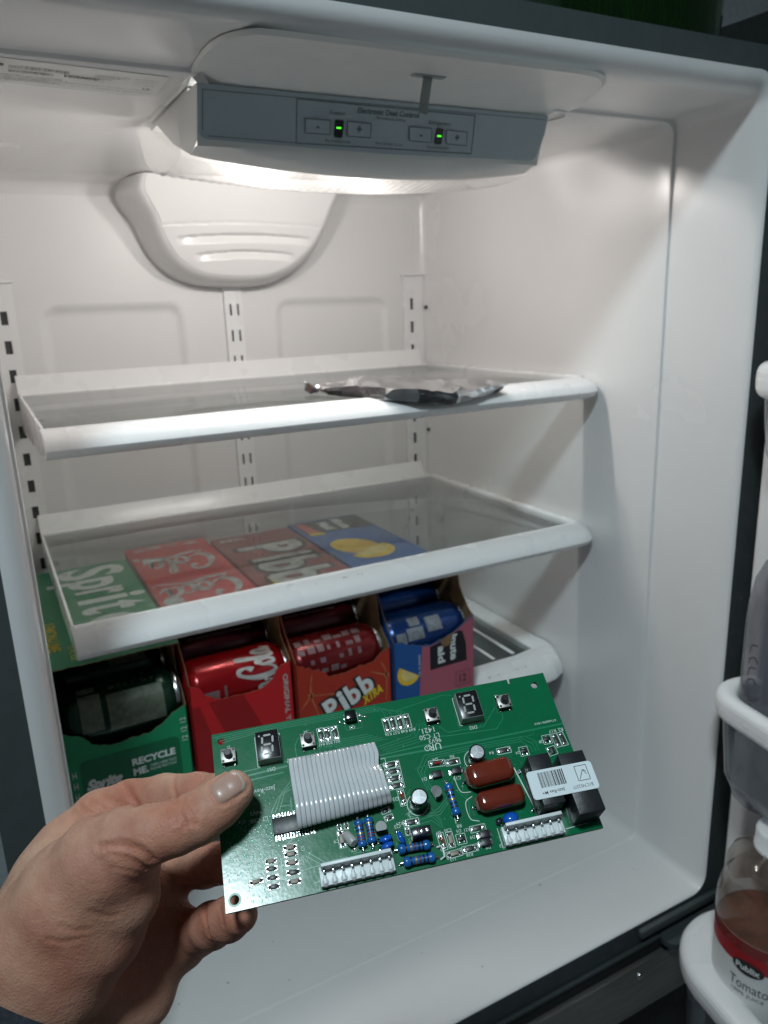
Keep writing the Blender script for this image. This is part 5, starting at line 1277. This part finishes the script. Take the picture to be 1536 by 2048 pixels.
# white pin headers
def header(u0, u1, v0, v1, npin):
    m = pb(); m.box((u0, v0, .2), (u1, v1, 3.4), .25); m.box((u0 + .8, v1 - 1.6, 3.3), (u1 - .8, v1 - .2, 9.0), .3); o = m.build('pin_header', NYL, board, sharp=25)
    pt_ = (u1 - u0) / npin
    for k in range(npin):
        uc = u0 + pt_ * (k + .5)
        m = pb(); m.ball((uc, v0 + 1.3, 2.5), 1, (pt_ * .43, 1.75, 1.9), 2); m.box((uc - pt_ * .18, v0 + .4, 3.2), (uc + pt_ * .18, v0 + 3.6, 4.5), .3); m.build('header_ramp', NYL, o, sharp=60)
        m = pb(); m.box((uc - .45, v1 - 2.9, .2), (uc + .45, v1 - 2.0, 6.0), .15); m.build('pin', TIN, o)
header(36.2, 65.2, .9, 8.0, 8); header(110.0, 135.2, .7, 7.8, 7)
# microcontroller half under the ribbon
m = pb(); m.box((21.0, 23.6, .25), (37.6, 30.2, 2.2), .25); o = m.build('microcontroller', CHIP, board)
m = pb(); m.cyl((22.4, 24.8, 2.2), (22.4, 24.8, 2.24), .45, n=12); m.build('chip_mark', CER, o)
for k in range(14):
    for v0, s_ in ((30.2, 1), (23.6, -1)):
        m = pb(); u = 21.8 + k * 1.16; m.box((u - .28, min(v0, v0 + s_ * .7), .9), (u + .28, max(v0, v0 + s_ * .7), 1.15)); m.box((u - .28, min(v0 + s_ * .6, v0 + s_ * 1.9), .06), (u + .28, max(v0 + s_ * .6, v0 + s_ * 1.9), .35)); m.build('chip_leg', TIN, o)

# grey ribbon cable looping off the board
NW = 20
rib = empty('ribbon_cable', None, matrix=Matrix.Identity(4)); rib.parent = board
for i in range(NW):
    t = i / (NW - 1); u0 = 31.6 + t * (67.0 - 31.6)
    bow = max(0, (t - .62) / .38) ** 1.5
    vlow = 23.4 + 2.6 * t; sh = .9 * t
    path = [(u0, 52.6, -.4), (u0, 52.7, 1.6), (u0 + .05, 51.4 , 3.6 - bow), (u0 + .25 * t, 47.5, 5.6 - 2.6 * bow), (u0 + .1, 42.5, 7.4 - 4.0 * bow), (u0 + sh * .2, 38.0, 9.0 - 2.2 * bow), (u0 + sh * .5, 33.0, 10.0 - .4 * bow),
            (u0 + sh * .8, 29.0, 9.9), (u0 + sh, vlow + 1.6, 8.2), (u0 + sh, vlow, 5.6), (u0 + sh, vlow + 1.5, 3.2), (u0 + sh, vlow + 6, 2.6), (u0 + sh, vlow + 14, 2.8)]
    jz = random.uniform(-.10, .10) + .22 * math.sin(i * 1.1) * (.3 + bow)
    path = [(x + .12 * math.sin(y_ * .25 + i * .05) + (.35 * bow * math.sin(y_ * .55) if y_ < 50 else 0), y_, z + (jz * math.sin((52 - y_) * .11) if 25 < y_ < 51 else 0)) for x, y_, z in path]
    sp = smooth_path(path, 5); m = pb()
    base = len(m.v); m.tube([tuple(p) for p in sp], [1.0] * len(sp), 16, ref=(1, 0, 0))
    for q_ in range(len(sp)):                               # flat-sided insulation: wide and square-shouldered
        cc = Vector(sp[q_])
        for jj in range(16):
            p_ = m.v[base + q_ * 16 + jj] - cc; ex_r = Vector((1, 0, 0)); a_ = p_.x; b_r = p_ - ex_r * a_
            m.v[base + q_ * 16 + jj] = cc + ex_r * (math.copysign(abs(a_) ** .5, a_) * .932) + b_r * (.62 * (b_r.length + 1e-6) ** -.35)
    w = m.build('wire', RIBB, None, sharp=180); w.parent = rib
m = pb()
for i in range(NW): m.ball((31.6 + i / (NW - 1) * 35.4, 53.0, .0), .62, (1, 1, .6), 1)
w = m.build('solder_dot', TIN, None); w.parent = rib

# ------------------------------------------------------------------ the hand: one implicit body, polygonised, then creased
def A3(px, py, d): return np.array(at(px, py, d))
CH = []   # (points, radii)
def chain(pts): CH.append(([A3(p[0], p[1], p[2]) for p in pts], [p[3] / 1000 for p in pts]))
# thumb
chain([(466, 1583, .2945, 8.0), (436, 1607, .2925, 9.2), (395, 1636, .2895, 9.7), (352, 1655, .2885, 9.9), (305, 1668, .2885, 10.6), (255, 1688, .291, 13.5), (205, 1722, .294, 17.5), (150, 1790, .299, 22), (90, 1880, .304, 25), (30, 1970, .308, 27)])
chain([(262, 1738, .297, 11), (238, 1788, .300, 15.5), (190, 1850, .303, 20), (115, 1930, .306, 24), (40, 2010, .310, 26)])     # ball of the thumb
# index
chain([(90, 1820, .322, 20), (150, 1700, .330, 16), (200, 1640, .336, 12.5), (262, 1608, .337, 10.2), (330, 1593, .331, 9.4), (395, 1590, .324, 9.0), (440, 1592, .3185, 8.6), (478, 1594, .3155, 8.0)])
# middle
chain([(110, 1850, .338, 20), (190, 1790, .350, 15), (270, 1752, .358, 11.5), (345, 1738, .353, 10.2), (410, 1730, .340, 9.4), (460, 1722, .325, 8.8), (505, 1712, .3135, 8.2)])
# ring: its tip peeps out below the board
chain([(150, 1930, .345, 20), (250, 1890, .352, 14), (330, 1880, .350, 11), (385, 1869, .337, 9.6), (425, 1851, .320, 8.9), (458, 1838, .3085, 8.4), (478, 1829, .3020, 7.6)])
# little finger, curled behind
chain([(160, 1980, .345, 20), (250, 1950, .354, 13), (320, 1925, .356, 10.5), (370, 1895, .346, 8.8), (410, 1864, .335, 8.0), (445, 1848, .328, 7.2)])
# palm, heel and wrist
chain([(285, 1770, .336, 12), (318, 1830, .338, 12.5), (318, 1900, .338, 13.5), (270, 1975, .336, 18), (190, 2050, .332, 24)])
chain([(130, 1770, .322, 22), (110, 1880, .326, 26), (60, 1990, .324, 29), (0, 2090, .326, 30), (-90, 2220, .330, 31), (-180, 2350, .336, 33)])
chain([(230, 1860, .332, 17), (170, 1960, .330, 25), (90, 2060, .328, 29), (20, 2150, .328, 30)])
def seg_sdf(P, a, b, ra, rb):
    ab = b - a; t = np.clip(((P - a) @ ab) / (ab @ ab), 0, 1)
    return np.linalg.norm(P - (a + t[..., None] * ab), axis=-1) - (ra + (rb - ra) * t)
def chain_sdf(P, pts, rs):
    d = None
    for i in range(len(pts) - 1):
        q = seg_sdf(P, pts[i], pts[i + 1], rs[i], rs[i + 1]); d = q if d is None else smin(d, q, .0025)
    return d
def smin(a, b, k):
    h = np.clip(.5 + .5 * (b - a) / k, 0, 1); return b + (a - b) * h - k * h * (1 - h)
def hand_sdf(P):
    ds = [chain_sdf(P, *c) for c in CH]
    thumb = smin(ds[0], ds[1], .006)
    fing = ds[2]
    for q in (ds[3], ds[4], ds[5]): fing = smin(fing, q, .0022)
    palm = smin(smin(ds[6], ds[7], .010), ds[8], .010)
    body = smin(fing, palm, .006)
    return smin(thumb, body, .0055)
allp = np.concatenate([np.array(c[0]) for c in CH]); rmax = .04
lo = allp.min(0) - rmax; hi = allp.max(0) + rmax; lo[1] = max(lo[1], -.80)
H = .0019
nx, ny, nz = [int((hi[i] - lo[i]) / H) + 1 for i in range(3)]
F = np.empty((nx, ny, nz), np.float32)
gy2, gz2 = np.meshgrid(lo[1] + np.arange(ny) * H, lo[2] + np.arange(nz) * H, indexing='ij')
for i0 in range(0, nx, 8):
    xs2 = lo[0] + np.arange(i0, min(nx, i0 + 8)) * H
    P = np.empty((len(xs2), ny, nz, 3)); P[..., 0] = xs2[:, None, None]; P[..., 1] = gy2; P[..., 2] = gz2
    F[i0:i0 + 8] = hand_sdf(P)
# surface nets
ins = F < 0
s8 = [(dx, dy, dz) for dx in (0, 1) for dy in (0, 1) for dz in (0, 1)]
cnt = sum(ins[dx:nx - 1 + dx, dy:ny - 1 + dy, dz:nz - 1 + dz].astype(np.int8) for dx, dy, dz in s8)
cells = np.argwhere((cnt > 0) & (cnt < 8)); idx = -np.ones((nx - 1, ny - 1, nz - 1), np.int64); idx[tuple(cells.T)] = np.arange(len(cells))
acc = np.zeros((len(cells), 3)); num = np.zeros(len(cells))
for a in range(8):
    for b in range(a + 1, 8):
        da, db = np.array(s8[a]), np.array(s8[b])
        if np.abs(da - db).sum() != 1: continue
        fa = F[tuple((cells + da).T)]; fb = F[tuple((cells + db).T)]; mk = (fa < 0) != (fb < 0)
        t = np.where(mk, fa / np.where(mk, fa - fb, 1), 0)[:, None]
        acc += np.where(mk[:, None], da + (db - da) * t, 0); num += mk
V = lo + (cells + acc / num[:, None]) * H
quads = []
for ax in range(3):
    o1, o2 = [(1, 2), (2, 0), (0, 1)][ax]
    sl0 = [slice(1, -1)] * 3; sl0[ax] = slice(0, -1); sl1 = list(sl0); sl1[ax] = slice(1, None)
    A0, A1 = ins[tuple(sl0)], ins[tuple(sl1)]
    for sign, m_ in ((1, A0 & ~A1), (-1, ~A0 & A1)):
        e_ = np.argwhere(m_)
        base = e_.copy()
        for k in range(3):
            if k != ax: base[:, k] += 1
        d1 = np.zeros(3, int); d1[o1] = 1; d2 = np.zeros(3, int); d2[o2] = 1
        ok = np.all(base < [nx - 1, ny - 1, nz - 1], 1); base = base[ok]
        q = np.stack([idx[tuple((base - d1 - d2).T)], idx[tuple((base - d2).T)], idx[tuple(base.T)], idx[tuple((base - d1).T)]], 1)
        if sign < 0: q = q[:, ::-1]
        quads.append(q)
Q = np.concatenate(quads); Q = Q[np.all(Q >= 0, 1)]
# one 4-way split of every quad so that the creases have mesh to sit in
def split(V, Q):
    E_ = np.sort(np.concatenate([Q[:, [i, (i + 1) % 4]] for i in range(4)]), 1); key = E_[:, 0] * len(V) + E_[:, 1]
    uq, inv = np.unique(key, return_inverse=True); ea, eb = uq // len(V), uq % len(V); n = len(V); nq = len(Q)
    em = n + inv.reshape(4, nq); ce = n + len(uq) + np.arange(nq)
    V2_ = np.concatenate([V, (V[ea] + V[eb]) / 2, V[Q].mean(1)])
    return V2_, np.concatenate([np.stack([Q[:, i], em[i], ce, em[(i + 3) % 4]], 1) for i in range(4)])
V, Q = split(V, Q)
def grad(P, e=.0006):
    g = np.empty_like(P)
    for k in range(3):
        d = np.zeros(3); d[k] = e; g[:, k] = hand_sdf(P + d) - hand_sdf(P - d)
    return g / (np.linalg.norm(g, axis=1, keepdims=True) + 1e-12)
N3 = grad(V); V = V - N3 * hand_sdf(V)[:, None] * .9; N3 = grad(V, .0015)
# skin creases and folds: polylines on the near surface (found by marching along the sight line), pressed in
def march(px, py, d0=.24):
    o = np.array(CAM); r = np.array(ray(px, py)); t = d0
    for _ in range(90):
        s_ = float(hand_sdf((o + r * t)[None])[0])
        if s_ < 2e-5: break
        t += s_ * .7
        if t > .5: return None
    return o + r * t
nail_ring = [(457 + .84 * 38 * math.copysign(abs(math.cos(t)) ** .55, math.cos(t)) + .54 * 27 * math.copysign(abs(math.sin(t)) ** .6, math.sin(t)), 1573 - .54 * 38 * math.copysign(abs(math.cos(t)) ** .55, math.cos(t)) + .84 * 27 * math.copysign(abs(math.sin(t)) ** .6, math.sin(t))) for t in np.linspace(.6, 2 * PI - .6, 26)]
folds = [(nail_ring, .0006, .0008), # thumb knuckle wrinkles
    ([(352, 1606), (362, 1625), (372, 1652)], .0007, .0011), ([(366, 1603), (378, 1622), (390, 1648)], .0006, .0011), ([(340, 1610), (347, 1626), (352, 1645)], .0005, .0010), ([(384, 1600), (392, 1612), (398, 1628)], .0004, .0010),
    ([(330, 1612), (334, 1622), (338, 1634)], .0003, .0008),
    # thumb base web and thenar creases
    ([(200, 1692), (245, 1692), (285, 1703), (306, 1720)], .0008, .0013), ([(215, 1708), (258, 1716), (296, 1738)], .0005, .0009), ([(225, 1735), (262, 1742), (288, 1748)], .0003, .0008), ([(232, 1679), (262, 1684), (288, 1694)], .0003, .0008), ([(228, 1722), (262, 1727), (292, 1740)], .0003, .0008), ([(180, 1820), (215, 1832), (240, 1828)], .0003, .0009), ([(120, 1852), (150, 1862), (178, 1858)], .0003, .0010), ([(95, 1878), (130, 1884), (165, 1876)], .0003, .0010),
    
    # index finger joint lines and knuckle web
    ([(348, 1550), (346, 1570), (352, 1596)], .0006, .0011), ([(246, 1566), (262, 1590), (274, 1612)], .0008, .0014), ([(180, 1600), (192, 1610), (205, 1618)], .0005, .0012), ([(160, 1610), (178, 1624), (196, 1630)], .0004, .0010), ([(205, 1588), (220, 1600), (236, 1606)], .0004, .0011),
    # ring finger joints
    ([(411, 1810), (411, 1840), (416, 1868)], .0008, .0012), ([(440, 1800), (441, 1825), (446, 1852)], .0004, .0010),
]
crease = np.zeros(len(V))
for pts, dep, wid in folds:
    pp = [p for p in (march(*q) for q in smooth_path(pts, 8)) if p is not None]
    if len(pp) < 2: continue
    pp = np.array(pp); dmin = np.full(len(V), 9.0)
    near = np.where((V > pp.min(0) - .008).all(1) & (V < pp.max(0) + .008).all(1))[0]
    for k in range(len(pp) - 1):
        dmin[near] = np.minimum(dmin[near], seg_sdf(V[near], pp[k], pp[k + 1], 0, 0))
    x = dmin / wid; crease = np.maximum(crease, np.exp(-x * x * .6) * min(1, dep / .0008))
    V -= N3 * (dep * np.exp(-x * x) - dep * .30 * np.exp(-((x - 2.0) / .8) ** 2))[:, None]
# veins / soft unevenness
rr = np.random.default_rng(3)
for _ in range(70):
    c_ = V[rr.integers(len(V))]; s_ = rr.uniform(.006, .016); V += N3 * (rr.uniform(-.0005, .0006) * np.exp(-np.sum((V - c_) ** 2, 1) / s_ ** 2))[:, None]

SKIN = mat('skin', (.50, .315, .235), .55, sss=.12, spec=.3)
nt = SKIN.node_tree; b_ = nt.nodes['Principled BSDF']; tc = nt.nodes.new('ShaderNodeTexCoord')
n1 = nt.nodes.new('ShaderNodeTexNoise'); n1.inputs['Scale'].default_value = 26; n1.inputs['Detail'].default_value = 6
n2 = nt.nodes.new('ShaderNodeTexNoise'); n2.inputs['Scale'].default_value = 160; n2.inputs['Detail'].default_value = 4
cr = nt.nodes.new('ShaderNodeValToRGB'); cr.color_ramp.elements[0].color = (.39, .170, .118, 1); cr.color_ramp.elements[0].position = .34; cr.color_ramp.elements[1].color = (.50, .300, .210, 1); cr.color_ramp.elements[1].position = .60
mx = nt.nodes.new('ShaderNodeMix'); mx.data_type = 'RGBA'; mx.blend_type = 'MULTIPLY'; mx.inputs[0].default_value = .35
cr2 = nt.nodes.new('ShaderNodeValToRGB'); cr2.color_ramp.elements[0].color = (.72, .60, .56, 1); cr2.color_ramp.elements[0].position = .35; cr2.color_ramp.elements[1].color = (1, 1, 1, 1); cr2.color_ramp.elements[1].position = .6
for n_ in (n1, n2): nt.links.new(tc.outputs['Object'], n_.inputs[0])
nt.links.new(n1.outputs[0], cr.inputs[0]); nt.links.new(n2.outputs[0], cr2.inputs[0]); nt.links.new(cr.outputs[0], mx.inputs[6]); nt.links.new(cr2.outputs[0], mx.inputs[7]); 
at_ = nt.nodes.new('ShaderNodeAttribute'); at_.attribute_name = 'flush'
mf = nt.nodes.new('ShaderNodeMix'); mf.data_type = 'RGBA'; mf.blend_type = 'MULTIPLY'; mf.inputs[7].default_value = (.92, .66, .62, 1)
nt.links.new(at_.outputs['Fac'], mf.inputs[0]); nt.links.new(mx.outputs[2], mf.inputs[6]); nt.links.new(mf.outputs[2], b_.inputs['Base Color'])
w1 = nt.nodes.new('ShaderNodeTexVoronoi'); w1.feature = 'DISTANCE_TO_EDGE'; w1.inputs['Scale'].default_value = 620; w2 = nt.nodes.new('ShaderNodeTexNoise'); w2.inputs['Scale'].default_value = 500
for n_ in (w1, w2): nt.links.new(tc.outputs['Object'], n_.inputs[0])
ad = nt.nodes.new('ShaderNodeMath'); ad.operation = 'ADD'; nt.links.new(w1.outputs[0], ad.inputs[0]); nt.links.new(w2.outputs[0], ad.inputs[1])
bp_ = nt.nodes.new('ShaderNodeBump'); bp_.inputs['Strength'].default_value = .42; bp_.inputs['Distance'].default_value = .0005; nt.links.new(ad.outputs[0], bp_.inputs['Height']); nt.links.new(bp_.outputs[0], b_.inputs['Normal'])

ho = at(0, 2100, .33)
flush = np.zeros(len(V))
for (px_, py_, s_) in ((350, 1630, .011), (455, 1640, .010), (262, 1590, .012), (180, 1620, .014), (300, 1735, .016), (470, 1840, .010), (410, 1850, .012), (330, 1850, .022), (120, 1900, .020), (395, 1570, .012), (270, 1960, .02)):
    c_ = march(px_, py_)
    if c_ is not None: flush += .8 * np.exp(-np.sum((V - c_) ** 2, 1) / s_ ** 2)
flush = np.clip(flush + crease * .45, 0, 1)
hand = empty('hand', ho, 'bare left hand gripping the green circuit board, thumb on top', 'hand')
me = bpy.data.meshes.new('hand_body'); V2 = V - np.array(ho)
me.from_pydata(V2.tolist(), [], Q.tolist()); me.materials.append(SKIN); me.polygons.foreach_set('use_smooth', [True] * len(Q)); me.validate(); me.update()
me.attributes.new('flush', 'FLOAT', 'POINT').data.foreach_set('value', flush.astype(np.float32))
hb = bpy.data.objects.new('hand_body', me); col.objects.link(hb); hb.parent = hand
sm = hb.modifiers.new('smooth', 'SMOOTH'); sm.factor = .4; sm.iterations = 1
# thumbnail lying on the thumb tip
nc, nu, nv_ = (457, 1573), np.array((.84, -.54)), np.array((.54, .84))
NR, NA = 8, 28; vs = []
def nail(u, v, lift):
    p = march(nc[0] + nu[0] * u + nv_[0] * v, nc[1] + nu[1] * u + nv_[1] * v)
    if p is None: return None
    n_ = grad(p[None])[0]; return p + n_ * lift
for r in range(NR + 1):
    for a in range(NA):
        th = 2 * PI * a / NA; k = r / NR; cu, su = math.cos(th), math.sin(th)
        u = 36 * k * abs(cu) ** .55 * (1 if cu > 0 else -1); v = 25 * k * abs(su) ** .6 * (1 if su > 0 else -1)
        p = nail(u, v, .00055 - .0009 * k ** 6)
        if p is None or float(hand_sdf(p[None])[0]) > .0008: p = vs[(r - 1) * NA + a]
        vs.append(p)
fs = [(r * NA + a, r * NA + (a + 1) % NA, (r + 1) * NA + (a + 1) % NA, (r + 1) * NA + a) for r in range(NR) for a in range(NA)]
assert all(p is not None for p in vs)
vs = [Vector(p) for p in vs]
mb = MB(); mb.add(vs, fs)
for k_, f in enumerate(fs):
    a = k_ % NA; r = k_ // NA
    if r >= NR - 2 and (a <= 4 or a >= NA - 5): mb.m[k_] = 1
NAIL = mat('nail', (.43, .265, .21), .36, spec=.45, noise=.10, nscale=60, coat=.12); nl_ = mb.build('thumbnail', [NAIL, mat('nail_edge', (.50, .40, .34), .4, noise=.08)], hand, sharp=180)
# dark sleeve cuff
mb = MB(); c0, c1_ = Vector(A3(60, 1977, .318)), Vector(A3(-60, 2200, .300)); axv = (c1_ - c0).normalized()
SLV = mat('navy_knit', (.010, .014, .022), .9, noise=.4, nscale=200, bump=.5, bscale=500)
pts = []; rs_ = []
for k in range(16):
    t = k / 15; pts.append(c0 + axv * (t * (c1_ - c0).length)); rs_.append(.0435 + .003 * math.sin(t * 19) * (1 - .3 * t) + .004 * t)
pts = [c0 + axv * .006] + pts; rs_ = [.0425] + rs_
mb.tube(pts, rs_, 40, caps=False)
for i, v in enumerate(mb.v): v += axv.orthogonal() * .0012 * math.sin(i * .9)
mb.build('sleeve', SLV, hand, sharp=180)
